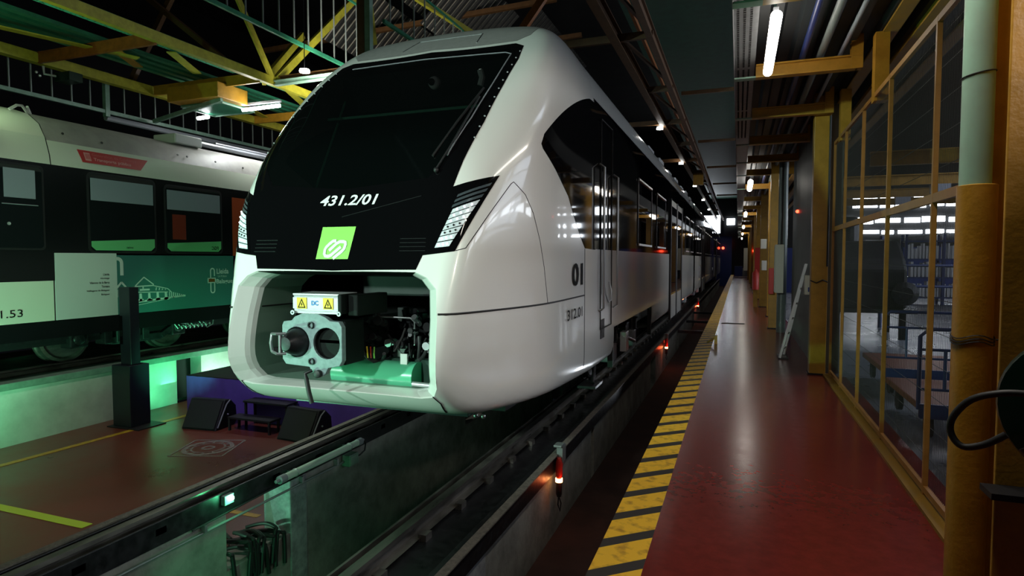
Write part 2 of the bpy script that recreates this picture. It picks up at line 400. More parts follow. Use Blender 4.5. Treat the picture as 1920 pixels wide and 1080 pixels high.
# markings on the floors
b = MB(); b.box(-.655, -.41, -3, 60, 0.001, .004); tag(b.build('hazard_marking', M['hazard'], loc=(0, 0, 0.001)), 'yellow and black striped hazard strip along the walkway edge', 'floor marking')
b = MB(); b.prism([(-9.02, -3), (-8.9, -3), (-8.5, 7.66), (-8.60, 7.66)], (0, 0, -1.099), (1, 0, 0), (0, 1, 0), (0, 0, .003))
tag(b.build('floor_line', 'yline'), 'long ochre line painted on the red floor by the dark post', 'floor marking')
b = MB(); b.prism([(-9, 4.0), (-5.9, 4.0), (-5.9, 4.11), (-9, 4.11)], (0, 0, -1.099), (1, 0, 0), (0, 1, 0), (0, 0, .003))
tag(b.build('floor_tape', 'lime'), 'short lime yellow tape on the floor at the lower left', 'floor marking')
b = MB(); b.box(-5.3, -4.5, 4.78, 4.85, -1.099, -1.096)
tag(b.build('floor_tape', 'yline'), 'short yellow tape seen through the opening under the rail beam', 'floor marking')
# worn round emblem with a square frame on the floor
b = MB()
def ring(cx, cy, r0, r1, z, n=40):
    vs = []; fs = []
    for k in range(n):
        a = 2 * pi * k / n; vs += [(cx + r0 * cos(a), cy + r0 * sin(a), z), (cx + r1 * cos(a), cy + r1 * sin(a), z)]
    for k in range(n): i = 2 * k; j = (2 * k + 2) % (2 * n); fs.append((i, i + 1, j + 1, j))
    b.add(vs, fs)
ring(-6.8, 6.36, .20, .225, -1.0965); ring(-6.8, 6.36, .27, .33, -1.0965); ring(-6.8, 6.36, .05, .09, -1.0965)
for a in range(12): b.bar((-6.8 + .23 * cos(a * pi / 6), 6.36 + .23 * sin(a * pi / 6), -1.097), (-6.8 + .29 * cos(a * pi / 6), 6.36 + .29 * sin(a * pi / 6), -1.097), .03, .002)
q = [(-6.8 + .5 * cos(pi / 4 + k * pi / 2 + .35), 6.36 + .5 * sin(pi / 4 + k * pi / 2 + .35), -1.097) for k in range(4)]
for k in range(4): b.bar(q[k], q[(k + 1) % 4], .03, .002)
tag(b.build('floor_emblem', 'chalk', recalc=False), 'worn round grey emblem in a square painted on the red floor', 'floor marking')

# ---------------------------------------------------------------- rail beams of the near track
def rail_beam(x_out, x_rail, sgn, label, io=.14):
    t = thing('rail_beam', (x_rail, 4, -.56), label, 'rail beam')
    b = MB(); xa, xb = sorted((x_out, x_rail - sgn * io))
    b.box(xa, xb, -3, 62, -.56, -.52); b.box(x_out - .012, x_out + .012, -3, 62, -.56, -.40)
    xo = x_out - sgn * .07
    b.box(min(x_out, xo), max(x_out, xo), -3, 62, -.405, -.385)
    b.build('channel', 'dsteel', t, bevel=.004)
    b = MB(); b.box(x_out - .02, x_out + .045, -3, 62, -.385, -.375); b.build('worn_edge', 'chalk', t)
    b = MB()
    prof = [(-.035, 0), (.035, 0), (.036, -.03), (.01, -.045), (.01, -.10), (.06, -.12), (-.06, -.12), (-.01, -.10), (-.01, -.045), (-.036, -.03)]
    b.sheet([(x_rail + a, -.38 + c) for a, c in prof], -3, 62, True); b.build('rail', 'railsteel', t)
    b = MB()
    for k in range(100):
        y = -1 + k * .6
        b.box(x_rail - .11, x_rail - .05, y, y + .09, -.52, -.47); b.box(x_rail + .05, x_rail + .11, y, y + .09, -.52, -.47)
    b.build('rail_clip', 'railsteel', t)['kind'] = 'stuff'
    b = MB(); xi = x_rail - sgn * io
    b.box(xi - .01, xi + .01, -3, 62, -.6, -.42); b.build('inner_flange', 'dsteel' if sgn < 0 else 'railsteel', t, bevel=.003)
    return t
rail_beam(-4.2, -4.05, -1, 'left dark steel rail beam of the near track, on concrete walls', .10)
rail_beam(-1.64, -2.166, 1, 'right dark steel rail beam of the near track, beside the sunken lane')
t = thing('rail_beam', (-9.9, 4, -.3), 'rail of the far left track on the whitewashed wall', 'rail')
prof = [(-.035, 0), (.035, 0), (.036, -.03), (.01, -.045), (.01, -.10), (.06, -.12), (-.06, -.12), (-.01, -.10), (-.01, -.045), (-.036, -.03)]
b = MB(); b.sheet([(-9.96 + a, -.12 + c) for a, c in prof], -3, 30, True); b.build('rail', 'railsteel', t)
b = MB(); b.box(-10.1, -9.8, -3, 30, -.42, -.24); b.build('sleeper_beam', 'dsteel', t)
# cross members and posts in the sunken lane far away
# ---------------------------------------------------------------- fittings on the left pit wall
t = thing('tube_lamp', (-3.9, 5, -.6), 'unlit round tube lamp fixed to the pit wall under the rail beam', 'lamp')
P0, P1 = Vector((-3.86, 4.43, -.50)), Vector((-3.86, 5.62, -.50)); d = (P1 - P0).normalized()
b = MB(); b.tube([P0, P1], .034, 16); b.build('cover', 'opal', t, smooth=True)
for e, sg in ((P0, -1), (P1, 1)):
    b = MB(); b.tube([e - d * .03 * sg, e + d * .045 * sg], .038, 16); b.tube([e + d * .03 * sg, e + d * .09 * sg], .016, 10); b.build('end_cap', 'grey', t, smooth=True)
for y in (4.6, 5.45):
    b = MB(); b.tube([(-3.86 + .037 * cos(a), y, -.5 + .037 * sin(a)) for a in np.linspace(0, 6.28, 17)[:-1]], .006, 6, closed=True); b.box(-3.95, -3.88, y - .015, y + .015, -.515, -.485); b.build('clamp', 'steel', t)
t = thing('junction_box', (-3.93, 5.5, -.70), 'small pale green junction box on the pit wall', 'junction box')
b = MB(); b.box(-3.95, -3.85, 5.44, 5.60, -.72, -.60); b.build('casing', 'mintp', t, bevel=.006)
b = MB(); b.box(-3.853, -3.842, 5.45, 5.59, -.71, -.61); b.build('lid', 'mintp', t, bevel=.004)
b = MB(); b.tube([(-3.9, 5.62, -.50), (-3.89, 5.74, -.50), (-3.89, 5.8, -.56), (-3.89, 5.78, -.64), (-3.9, 5.7, -.67), (-3.9, 5.6, -.67)], .008, 8); b.build('cable', 'rubber', t, smooth=True)
t = thing('conduit', (-3.93, 4, -.65), 'thin steel conduit running along the pit wall', 'pipe')
b = MB(); b.tube([(-3.925, -1, -.64), (-3.925, 5.45, -.67)], .011, 8); b.build('pipe', 'bars', t, smooth=True)
b = MB(); b.tube([(-3.925, 3.5, -.60), (-3.925, 4.4, -.58)], .008, 8); b.build('cable', 'rubber', t, smooth=True)
for y in (2.2, 3.6, 4.75, 5.3):
    b = MB(); b.box(-3.955, -3.905, y, y + .025, -.66, -.60); b.build('pipe_clip', 'steel', t)
t = thing('green_lamp', (-3.9, 3.85, -.5), 'small glowing green lamp at the corner of the pit wall', 'lamp')
b = MB(); b.box(-3.95, -3.90, 3.80, 3.90, -.52, -.44); b.build('housing', 'grey', t, bevel=.005)
b = MB(); b.sphere((-3.885, 3.86, -.47), .018, 12); b.build('bulb', 'greenlamp', t, smooth=True)
point('green_lamp_light', (-3.84, 3.84, -.47), 1.6, GREEN, .02)
# cables in the opening
R = random.Random(3)
t = thing('cable_bundle', (-4.3, 4.2, -1.1), 'heap of black cables in the opening of the pit wall', 'cables')
for k in range(14):
    b = MB(); y = 3.94 + R.random() * .5; x = -4.32 + R.random() * .1; pts = []
    for i in range(12):
        u = i / 11; pts.append((min(-3.925, x + .48 * u), y + .08 * sin(3 * u + k), -1.08 + .025 * (k % 5) + .05 * sin(3.1 * u) - (max(0, u - .84) * 1.6 if x + .48 * u > -3.935 else 0)))
    b.tube(smooth_path(pts, 2), .018, 8); b.build('cable', 'rubber', t, smooth=True)
b = MB(); b.tube([(-4.35, 4.3, -1.085), (-4.75, 4.5, -1.085), (-5.1, 4.42, -1.085), (-5.4, 4.6, -1.085)], .015, 8)
tag(b.build('cable', 'rubber', smooth=True), 'black cable lying on the floor beyond the pit wall', 'cable')

# ---------------------------------------------------------------- hanging red signal lamps in the sunken lane
def red_signal(loc, label, s=1.):
    t = thing('signal_lamp', loc, label, 'signal lamp', 'red signal lamps along the sunken lane'); x, y, z = loc
    b = MB(); b.box(x - .03, x + .03, y + .02, y + .14, z - .04, z + .12); b.box(x - .05, x + .03, y - .02, y + .1, z + .12, z + .14); b.build('bracket', 'bars', t, bevel=.004)
    b = MB(); b.lathe((x, y, z - .18), (0, 0, 1), [(0, .026), (.03, .034), (.1, .034), (.16, .03), (.2, .02)], 14); b.build('lens_housing', 'redp', t, smooth=True)
    b = MB(); b.lathe((x, y, z - .215), (0, 0, 1), [(0, .034), (.035, .034)], 14); b.build('glowing_ring', 'amberglow', t, smooth=True)
    b = MB(); b.box(x - .03, x + .02, y + .0, y + .07, z - .09, z - .03); b.build('red_cap', 'redlamp' if s > 1 else 'redp', t)
    b = MB(); b.lathe((x, y, z - .36), (0, 0, 1), [(0, .02), (.03, .03), (.1, .03), (.145, .026)], 12); b.build('battery_body', 'dsteel', t, smooth=True)
    b = MB(); b.tube([(x, y, z - .36), (x + .02, y, z - .42), (x + .01, y, z - .5), (x - .01, y, z - .44), (x - .005, y, z - .37)], .007, 6); b.build('hook', 'dsteel', t, smooth=True)
    point('signal_glow', (x + .07, y - .05, z - .2), .35 * s, (1, .08, .03), .03)
    return t
red_signal((-1.58, 5.58, -.42), 'nearest red signal lamp hanging on the outer face of the rail beam')
red_signal((-1.58, 14.9, -.42), 'distant red signal lamp hanging in the sunken lane, past the train wheels', 4)
red_signal((-1.58, 27, -.30), 'far red signal lamp at the back of the sunken lane', 8)
for k, (x, y, z) in enumerate(((-.95, 61.9, 2.9), (-1.4, 61.25, 2.5), (.73, 33.86, 1.9), (.98, 12.2, 2.35))):
    b = MB(); b.sphere((x, y, z), .12 if k < 2 else .06 if k == 2 else .03, 10)
    tag(b.build('red_indicator', 'redlamp', smooth=True), ['upper red light at the far end of the train', 'lower red light at the far end of the train', 'red light above the distant walkway columns', 'small red light on the grey walkway wall'][k], 'light')
# ================================================================ near train: nose surface as a smooth hull of planes
NP_ = np.array([[0.0,12.344,3.143],[55.425,3.154,3.206],[72.28,-2.287,2.004],[88.39,1.901,1.83],[90.0,0.0,1.4],[0.0,15.659,2.917],[0.0,51.027,2.3],[0.0,51.408,2.298],[0.0,84.751,2.445],[44.842,28.173,2.604],[64.656,21.019,2.491],[87.769,15.044,1.989],[69.979,33.08,2.377],[92.025,32.622,2.089],[91.374,18.057,1.865],[93.402,69.377,2.398],[81.094,76.178,2.306],[0.0,-48.546,3.201],[54.096,-29.779,3.374],[81.58,-24.709,2.446],[94.647,-25.669,2.28],[0.0,94.159,2.102],[0.0,-87.58,1.775]])
NK = 0.07; NO = np.array([0, 7.2, 1.9]); TX = -3.0
_az = np.radians(NP_[:, 0]); _el = np.radians(NP_[:, 1])
NN = np.stack([np.sin(_az) * np.cos(_el), -np.cos(_az) * np.cos(_el), np.sin(_el)], 1)
def hull(X):
    q = X - NO; q = q.copy(); q[:, 0] = np.abs(q[:, 0]); d = q @ NN.T - NP_[:, 2]; m = d.max(1, keepdims=True)
    return m[:, 0] + NK * np.log(np.exp((d - m) / NK).sum(1))
def hull_n(X):
    e = 1e-3; g = np.stack([hull(X + np.eye(3)[i] * e) - hull(X - np.eye(3)[i] * e) for i in range(3)], 1)
    return g / np.linalg.norm(g, axis=1, keepdims=True)
def to_pq(p):
    d = np.array(p, float) - NO; a = math.acos(max(-1, min(1, -d[1] / np.linalg.norm(d)))); b = atan2(d[2], d[0]); return (a * cos(b), a * sin(b))
def from_pq(pq):
    pq = np.atleast_2d(np.array(pq, float)); a = np.hypot(pq[:, 0], pq[:, 1]); b = np.arctan2(pq[:, 1], pq[:, 0])
    D = np.stack([np.sin(a) * np.cos(b), -np.cos(a), np.sin(a) * np.sin(b)], 1); lo = np.zeros(len(a)); hi = np.full(len(a), 6.)
    for _ in range(40):
        m = (lo + hi) / 2; ins = hull(NO + D * m[:, None]) < 0; lo = np.where(ins, m, lo); hi = np.where(ins, hi, m)
    return NO + D * lo[:, None]
def densify(pl, step=.03, closed=True):
    out = []; n = len(pl)
    for i in range(n if closed else n - 1):
        a = np.array(pl[i]); c = np.array(pl[(i + 1) % n]); k = max(1, int(np.linalg.norm(c - a) / step))
        for j in range(k): out.append(tuple(a + (c - a) * j / k))
    if not closed: out.append(tuple(pl[-1]))
    return out
def inpoly(x, y, P):
    P = np.array(P); c = np.zeros(len(x), bool); n = len(P); j = n - 1
    for i in range(n):
        xi, yi = P[i]; xj, yj = P[j]; cond = ((yi > y) != (yj > y)); t = (xj - xi) * (y - yi) / ((yj - yi) + 1e-15) + xi
        c ^= cond & (x < t); j = i
    return c
def mir(pl): return [(-a, b, c) for a, b, c in pl[::-1]]
def round_poly(pl, r=.05, n=4):
    # round corners of a 3d polyline loop
    out = []; N = len(pl)
    for i in range(N):
        a, b, c = (np.array(pl[k % N], float) for k in (i - 1, i, i + 1)); u = a - b; v = c - b; lu = np.linalg.norm(u); lv = np.linalg.norm(v)
        rr = min(r, lu * .45, lv * .45); p0 = b + u / lu * rr; p1 = b + v / lv * rr
        for k in range(n + 1): t = k / n; out.append(tuple((1 - t) ** 2 * p0 + 2 * t * (1 - t) * b + t * t * p1))
    return out
# outlines on the right half (local x, world y, z), mirrored to the left
mask_R = [(0, 5.74, 3.63), (.93, 5.72, 3.59), (1.03, 5.66, 3.54), (1.06, 5.43, 3.34), (1.055, 5.05, 3.0), (1.03, 4.68, 2.6), (.985, 4.38, 2.26), (.955, 4.25, 2.046),
          (1.215, 4.55, 2.155), (1.028, 4.12, 1.555), (.785, 4.07, 1.524), (.742, 4.045, 1.417), (0, 4.04, 1.405)]
glass_R = [(0, 5.66, 3.54), (.90, 5.62, 3.50), (.965, 5.55, 3.45), (.97, 5.05, 3.02), (.93, 4.68, 2.62), (.85, 4.38, 2.27), (.74, 4.27, 2.12), (0, 4.22, 2.06)]
open_R = [(0, 4.04, 1.40), (.742, 4.045, 1.40), (.84, 4.035, 1.36), (.92, 4.03, 1.28), (.945, 4.0, 1.05), (.94, 4.0, .56), (.90, 4.02, .475), (.80, 4.0, .45), (0, 4.0, .46)]
side_R = [(1.4, 6.66, 1.615), (1.399, 6.62, 1.64), (1.398, 5.948, 2.12), (1.393, 5.525, 2.32), (1.371, 5.19, 2.46), (1.371, 5.15, 2.50), (1.377, 5.22, 2.60), (1.394, 5.753, 2.90), (1.39, 6.392, 3.16), (1.377, 6.95, 3.32), (1.375, 7.6, 3.36), (1.4, 7.6, 1.60)]
roof_R = [(0, 5.80, 3.675), (.92, 5.78, 3.64), (1.02, 5.9, 3.72), (1.03, 6.2, 3.89), (1.04, 7.9, 3.92), (0, 7.9, 4.1)]
def full(h): return h + [(-a, b, c) for a, b, c in h[::-1] if abs(a) > 1e-6]
loops = {}
loops['mask'] = [to_pq(p) for p in full(mask_R)]
loops['glass'] = [to_pq(p) for p in full(glass_R)]
loops['open'] = [to_pq(p) for p in full(open_R)]
loops['sideR'] = [to_pq(p) for p in side_R]
loops['sideL'] = [to_pq(p) for p in mir(side_R)]
loops['roof'] = [to_pq(p) for p in full(roof_R)]
H = pi / 2
circ = [(H * cos(2 * pi * k / 288), H * sin(2 * pi * k / 288)) for k in range(288)]
V = []; E = []
def add_loop(pl):
    s = len(V); V.extend([Vector(p) for p in pl]); n = len(pl)
    E.extend([(s + i, s + (i + 1) % n) for i in range(n)])
add_loop(circ)
for k in loops: add_loop(densify(loops[k]))
st = .0215; G = []
for i in range(-76, 77):
    for j in range(-88, 89):
        x = (i + .5 * (j % 2)) * st; y = j * st * .866
        if x * x + y * y < (H - .012) ** 2: G.append((x, y))
V.extend([Vector(p) for p in G])
r = delaunay_2d_cdt(V, E, [], 0, 1e-5)
pq = np.array([tuple(v) for v in r[0]]); F3 = np.array([f for f in r[2]])
cen = pq[F3].mean(1); ok = np.hypot(cen[:, 0], cen[:, 1]) < H; F3 = F3[ok]; cen = cen[ok]
XYZ = from_pq(pq); NRM = hull_n(XYZ)
cls = np.full(len(F3), 0)          # 0 white shell
ins = {k: inpoly(cen[:, 0], cen[:, 1], loops[k]) for k in loops}
cls[ins['roof']] = 4
cls[ins['mask']] = 1; cls[ins['glass'] & ins['mask']] = 2
cls[ins['open'] & ~ins['mask']] = 9
cls[ins['sideR']] = 3; cls[ins['sideL']] = 5
train = thing('train', (TX, 4.2, -.38), 'white commuter train with black windscreen mask and open coupler bay in front', 'train')
OFF = np.array([TX, 0, 0])
def surf_obj(name, c, m, off=0., parent=train):
    f = F3[cls == c]; used = np.unique(f); idx = -np.ones(len(XYZ), int); idx[used] = np.arange(len(used))
    b = MB(); b.v = [tuple(p) for p in (XYZ[used] + NRM[used] * off + OFF)]; b.f = [list(map(int, idx[t])) for t in f]; b.m = [0] * len(b.f)
    # orient outward
    A = np.array(b.v); t = np.array(b.f); n = np.cross(A[t[:, 1]] - A[t[:, 0]], A[t[:, 2]] - A[t[:, 0]]); nn = NRM[used][t[:, 0]]
    for i in np.where((n * nn).sum(1) < 0)[0]: b.f[i] = b.f[i][::-1]
    return b.build(name, m, parent, smooth='all', recalc=False, normals=NRM[used])
surf_obj('nose_shell', 0, 'white')
mask_o = surf_obj('windscreen_mask', 1, 'black', .004)
surf_obj('windscreen', 2, 'glass', .002)
surf_obj('cab_side_window', 3, 'black', .003); surf_obj('cab_side_window', 5, 'black', .003)
surf_obj('roof_panel', 4, 'roofgrey', .002)
def on_dir(p, off=0.):
    q = from_pq(to_pq(p)); return (q + hull_n(q) * off + OFF)[0]
def seam(pl, rad=.005, m='seam', name='panel_seam', off=0.):
    d = densify(pl, .06, False); b = MB(); b.tube([tuple(on_dir(p, off)) for p in d], rad, 6)
    return b.build(name, m, train, smooth=True)
for s in (1, -1):
    hp = []
    for a_ in np.linspace(19.6, 90, 60):
        D_ = np.array([s * sin(radians(a_)), -cos(radians(a_)), 0]); O_ = np.array([0, 6.66, 1.095]); lo, hi = 0., 4.
        for _ in range(36):
            m_ = (lo + hi) / 2
            if hull((O_ + D_ * m_)[None])[0] < 0: lo = m_
            else: hi = m_
        hp.append(tuple(O_ + D_ * lo + OFF))
    b = MB(); b.tube(hp, .0085, 6); b.build('panel_seam', 'seam', train, smooth=True)
    seam([(s * a, y, z) for a, y, z in ((1.03, 4.13, 1.56), (1.09, 4.18, 1.58), (1.19, 4.405, 1.85), (1.27, 4.66, 2.10), (1.281, 4.695, 2.12), (1.325, 4.857, 2.032), (1.35, 4.995, 1.886), (1.364, 5.133, 1.663), (1.373, 5.232, 1.429), (1.377, 5.33, 1.103))], .0035)
    seam([(s * 1.4, 6.66, .28), (s * 1.4, 6.66, 1.61)], .005)
    seam([(s * .90, 4.0, .475), (s * .93, 4.06, .4), (s * .89, 4.24, .30)], .005)
# hatch outline on the roof
seam([(-.40, 5.84, 3.70), (-.30, 6.05, 3.86), (.44, 6.05, 3.86), (.46, 5.84, 3.70)], .006, 'steel', 'roof_hatch_frame', .003)
# coupler bay: return walls from the opening rim
rim = np.array([on_dir(p) for p in densify(full(open_R), .07)])
b = MB(); n = len(rim); c = np.array([TX, 0, .92]); rings = [rim]
def inset(R, k, dy):
    Q = R.copy(); Q[:, 0] = TX + (R[:, 0] - TX) * k[0]; Q[:, 2] = .95 + (R[:, 2] - .95) * k[1]; Q[:, 1] += dy; return Q
rings += [inset(rim, (.985, .985), .012), inset(rim, (.90, .955), .085), inset(rim, (.875, .94), .12), inset(rim, (.86, .93), .16), inset(rim, (.85, .92), .40), inset(rim, (.84, .92), .62)]
b.v = [tuple(p) for R_ in rings for p in R_]
for i in range(len(rings) - 1):
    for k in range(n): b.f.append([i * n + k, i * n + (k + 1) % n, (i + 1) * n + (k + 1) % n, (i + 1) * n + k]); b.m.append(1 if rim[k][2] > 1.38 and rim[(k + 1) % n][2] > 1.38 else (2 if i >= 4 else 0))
b.build('bay_rim', ['white', 'cavity', 'shade'], train)
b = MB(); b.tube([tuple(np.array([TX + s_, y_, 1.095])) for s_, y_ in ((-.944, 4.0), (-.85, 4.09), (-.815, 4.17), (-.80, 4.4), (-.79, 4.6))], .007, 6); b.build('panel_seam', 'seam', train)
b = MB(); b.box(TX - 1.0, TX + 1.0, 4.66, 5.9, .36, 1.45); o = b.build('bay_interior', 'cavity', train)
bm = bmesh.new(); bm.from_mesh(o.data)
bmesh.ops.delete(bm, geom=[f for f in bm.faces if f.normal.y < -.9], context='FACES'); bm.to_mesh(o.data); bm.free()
# headlights
for s in (1, -1):
    hl = MB(); Q = np.array([to_pq((s * a, y, z)) for a, y, z in ((1.0, 4.22, 1.985), (1.19, 4.47, 2.10), (.985, 4.10, 1.575), (.86, 4.085, 1.565))])
    def bil(u, v): return (Q[0] * (1 - u) + Q[1] * u) * (1 - v) + (Q[3] * (1 - u) + Q[2] * u) * v
    def quad(mb, u0, u1, v0, v1, off, nu=4, nv=2):
        P_ = np.array([bil(u0 + (u1 - u0) * i / nu, v0 + (v1 - v0) * j / nv) for j in range(nv + 1) for i in range(nu + 1)])
        X = from_pq(P_); X = X + hull_n(X) * off + OFF
        mb.add([tuple(x) for x in X], [(j * (nu + 1) + i, j * (nu + 1) + i + 1, (j + 1) * (nu + 1) + i + 1, (j + 1) * (nu + 1) + i) for j in range(nv) for i in range(nu)])
    quad(hl, -.06, 1.04, -.03, 1.03, .006, 8, 16); h = hl.build('headlight', 'black', train, recalc=False)
    for k in range(10):
        v0 = .02 + .097 * k; b = MB(); dim = k < 3
        quad(b, .12 if not dim else .04, .98, v0, v0 + (.082 if not dim else .055), .011, 6, 2)
        if not dim:
            b.mi = 1
            for i in range(3):
                X = from_pq([bil(.3 + .24 * i, v0 + .042)]); X = (X + hull_n(X) * .012 + OFF)[0]; b.sphere(X, .0085, 8)
        b.build('lamp_row', ['leddim' if dim else 'led', 'lamp' if k > 7 else 'dark' if k > 5 else 'lamp'], h)
    # louvre slots beside the headlight
    for k in range(4):
        z = 1.56 + .03 * k; b = MB(); b.tube([tuple(on_dir((s * a, 4.1, z), .006)) for a in (.58, .66, .74, .80)], .003, 6)
        b.build('louvre_slot', 'dark', train)
# rivet heads along the windscreen edge
for s in (1, -1):
    for k in range(11):
        z = 2.45 + .1 * k; a = .995 + .035 * min(1, (z - 2.3) / .6); y = np.interp(z, [2.26, 2.6, 3.0, 3.34, 3.54], [4.38, 4.68, 5.05, 5.43, 5.66])
        b = MB(); b.sphere(on_dir((s * a, y, z), .004), .009, 8); b.build('rivet', 'steel', train, smooth=True)
seam([(.955, 5.52, 3.42), (.96, 5.05, 3.02), (.92, 4.68, 2.62), (.85, 4.39, 2.29)], .006, 'grey', 'windscreen_bead', .004)
seam([(-.85, 5.6, 3.48), (0, 5.62, 3.50), (.88, 5.56, 3.45), (.955, 5.52, 3.42)], .004, 'grey', 'windscreen_bead', .004)
# wiper
b = MB(); b.tube([tuple(on_dir(p, .03)) for p in ((.80, 4.30, 2.17), (.86, 4.42, 2.34), (.90, 4.62, 2.58), (.92, 4.85, 2.82))], .008, 6)
b.tube([tuple(on_dir(p, .018)) for p in ((.74, 4.38, 2.28), (.83, 4.62, 2.56), (.905, 4.98, 2.93))], .010, 6)
b.sphere(on_dir((.80, 4.30, 2.17), .02), .022, 8); b.build('windscreen_wiper', 'rubber', train, smooth=True)
b = MB(); b.tube([tuple(on_dir(p, .008)) for p in ((.02, 4.1, 1.83), (.35, 4.13, 1.90), (.72, 4.17, 1.98))], .003, 6); b.build('mask_joint', 'dark', train)
# cab interior behind the glass
b = MB(); b.box(TX - 1.15, TX + 1.15, 6.9, 6.95, 1.7, 3.8); b.box(TX - 1.2, TX + 1.2, 4.75, 6.9, 1.95, 2.0); b.box(TX - 1.1, TX + 1.1, 6.1, 6.9, 3.62, 3.66); b.build('cab_interior', 'navy', train)
b = MB(); b.box(TX - .98, TX + 1.0, 5.32, 5.34, 2.91, 2.935); b.build('sun_blind_bar', 'greentube', train)
b = MB(); b.box(TX - .95, TX + .98, 5.55, 5.58, 3.02, 3.40); b.build('sun_blind', 'cavity', train)
b = MB(); b.sphere((TX + .26, 5.3, 3.17), .062, 16); b.build('cab_camera', 'sign', train, smooth=True)
b = MB(); b.sphere((TX + .255, 5.245, 3.165), .034, 12); b.build('camera_lens', 'black', train, smooth=True)
b = MB(); b.tube([(TX + .73, 5.3, 3.10), (TX + .75, 5.3, 3.17), (TX + .73, 5.3, 3.24)], .03, 8); b.build('cab_handle', 'sign', train, smooth=True)
b = MB(); b.tube([(TX - .93, 5.0, 2.1), (TX - .93, 5.66, 3.35)], .012, 6); b.build('window_post', 'greentube', train)
# lettering on the nose
def front_text(body, x0, x1, z0, z1, m, name, **k):
    vs, fs = text2d(body, x1 - x0, z1 - z0, **k); P_ = np.zeros((len(vs), 3)); P_[:, 0] = vs[:, 0] + x0; P_[:, 2] = vs[:, 1] + z0
    return front_map(P_, fs, m, name)
def front_map(P_, fs, m, name, off=.007):
    lo = np.full(len(P_), 3.4); hi = np.full(len(P_), 7.)
    for _ in range(36):
        mid = (lo + hi) / 2; P_[:, 1] = mid; s_ = hull(P_) > 0; lo = np.where(s_, mid, lo); hi = np.where(s_, hi, mid)
    P_[:, 1] = lo; P_ = P_ + hull_n(P_) * off + OFF; b = MB(); b.add([tuple(p) for p in P_], fs); return b.build(name, m, train, recalc=False)
front_text('431.2/01', -.215, .33, 1.925, 2.01, 'sign', 'unit_number', shear=.25, bold=.02)
def grid_poly(c, nu=10, nv=10):
    c = [np.array(p) for p in c]; P_ = []; fs = []
    for j in range(nv + 1):
        for i in range(nu + 1):
            u = i / nu; v = j / nv; q = (c[0] * (1 - u) + c[1] * u) * (1 - v) + (c[3] * (1 - u) + c[2] * u) * v; P_.append((q[0], 0, q[1]))
    for j in range(nv):
        for i in range(nu): a = j * (nu + 1) + i; fs.append((a, a + 1, a + nu + 2, a + nu + 1))
    return np.array(P_, float), fs
P_, fs = grid_poly([(-.162, 1.495), (.140, 1.495), (.157, 1.752), (-.158, 1.752)]); P_[:, 0] -= 0
# badge leans like the original: lower edge further left
for q in P_: q[0] += -.0 + (q[2] - 1.62) * .06
bd = front_map(P_, fs, 'badge', 'logo_badge', .006)
def stroke(pts, wd, m='sign', name='logo_mark'):
    # flat ribbon along 2d points with round joins
    pts = [np.array(p, float) for p in pts]; L_ = []; R_ = []
    for i, p in enumerate(pts):
        a = pts[max(0, i - 1)]; c_ = pts[min(len(pts) - 1, i + 1)]; d_ = (c_ - a) / (np.linalg.norm(c_ - a) + 1e-9); nrm = np.array([-d_[1], d_[0]]); L_.append(p + nrm * wd / 2); R_.append(p - nrm * wd / 2)
    P_ = np.array([(q[0], 0, q[1]) for pr in zip(L_, R_) for q in pr]); fs = [(2 * i, 2 * i + 1, 2 * i + 3, 2 * i + 2) for i in range(len(pts) - 1)]
    return front_map(P_, fs, m, name, .010)
def arc(cx, cy, r, a0, a1, n=8): return [(cx + r * cos(radians(a0 + (a1 - a0) * i / n)), cy + r * sin(radians(a0 + (a1 - a0) * i / n))) for i in range(n + 1)]
# two hooked bands forming a slanted S
def LG(px, py): return (-.162 + (px - 105) / 560 * .315, 1.495 + (1005 - py) / 465 * .257)
s1 = [LG(*p) for p in ((400, 745), (345, 748), (290, 790), (245, 835), (228, 870), (228, 930), (250, 962), (300, 968), (345, 950), (400, 905), (450, 862), (490, 832))]
s2 = [LG(*p) for p in ((385, 1000), (440, 955), (500, 910), (545, 865), (560, 800), (552, 768), (520, 757), (460, 757), (410, 785), (355, 835), (300, 885))]
stroke(s1, .026); stroke(s2, .026)
# side lettering
def side_text(body, y0, y1, z0, z1, m='ink', **k):
    b = MB(); vs, fs = text2d(body, y1 - y0, z1 - z0, **k); b.add([(TX + 1.411, y0 + a, z0 + c) for a, c in vs], fs); return b.build('side_number', m, train, recalc=False)
side_text('01', 6.10, 6.54, 1.215, 1.455, bold=.02); side_text('312.01', 5.90, 6.52, .875, .985, bold=.012)

# ---- coupler
YF = 3.80
pts = [(-.27, .73), (-.24, .69), (-.02, .68), (.0, .64), (.06, .60), (.12, .63), (.15, .68), (.25, .70), (.275, .74), (.275, .99), (.25, 1.03), (.17, 1.035), (.13, 1.06), (.06, 1.085), (-.08, 1.085), (-.15, 1.06), (-.18, 1.03), (-.255, 1.02), (-.27, .99)]
def circle_pts(cx, cz, r, n=28): return [(cx + r * cos(2 * pi * k / n), cz + r * sin(2 * pi * k / n)) for k in range(n)]
cp = MB(); holes = [circle_pts(-.135, .865, .116), circle_pts(.137, .865, .118)]
VV = [Vector(p) for p in pts]; EE = [(i, (i + 1) % len(pts)) for i in range(len(pts))]
for hp in holes: s0 = len(VV); VV += [Vector(p) for p in hp]; EE += [(s0 + i, s0 + (i + 1) % len(hp)) for i in range(len(hp))]
r = delaunay_2d_cdt(VV, EE, [], 0, 1e-6); P2 = np.array([tuple(v) for v in r[0]]); T2 = np.array(r[2]); cc = P2[T2].mean(1)
keep = inpoly(cc[:, 0], cc[:, 1], pts) & ~inpoly(cc[:, 0], cc[:, 1], holes[0]) & ~inpoly(cc[:, 0], cc[:, 1], holes[1]); T2 = T2[keep]
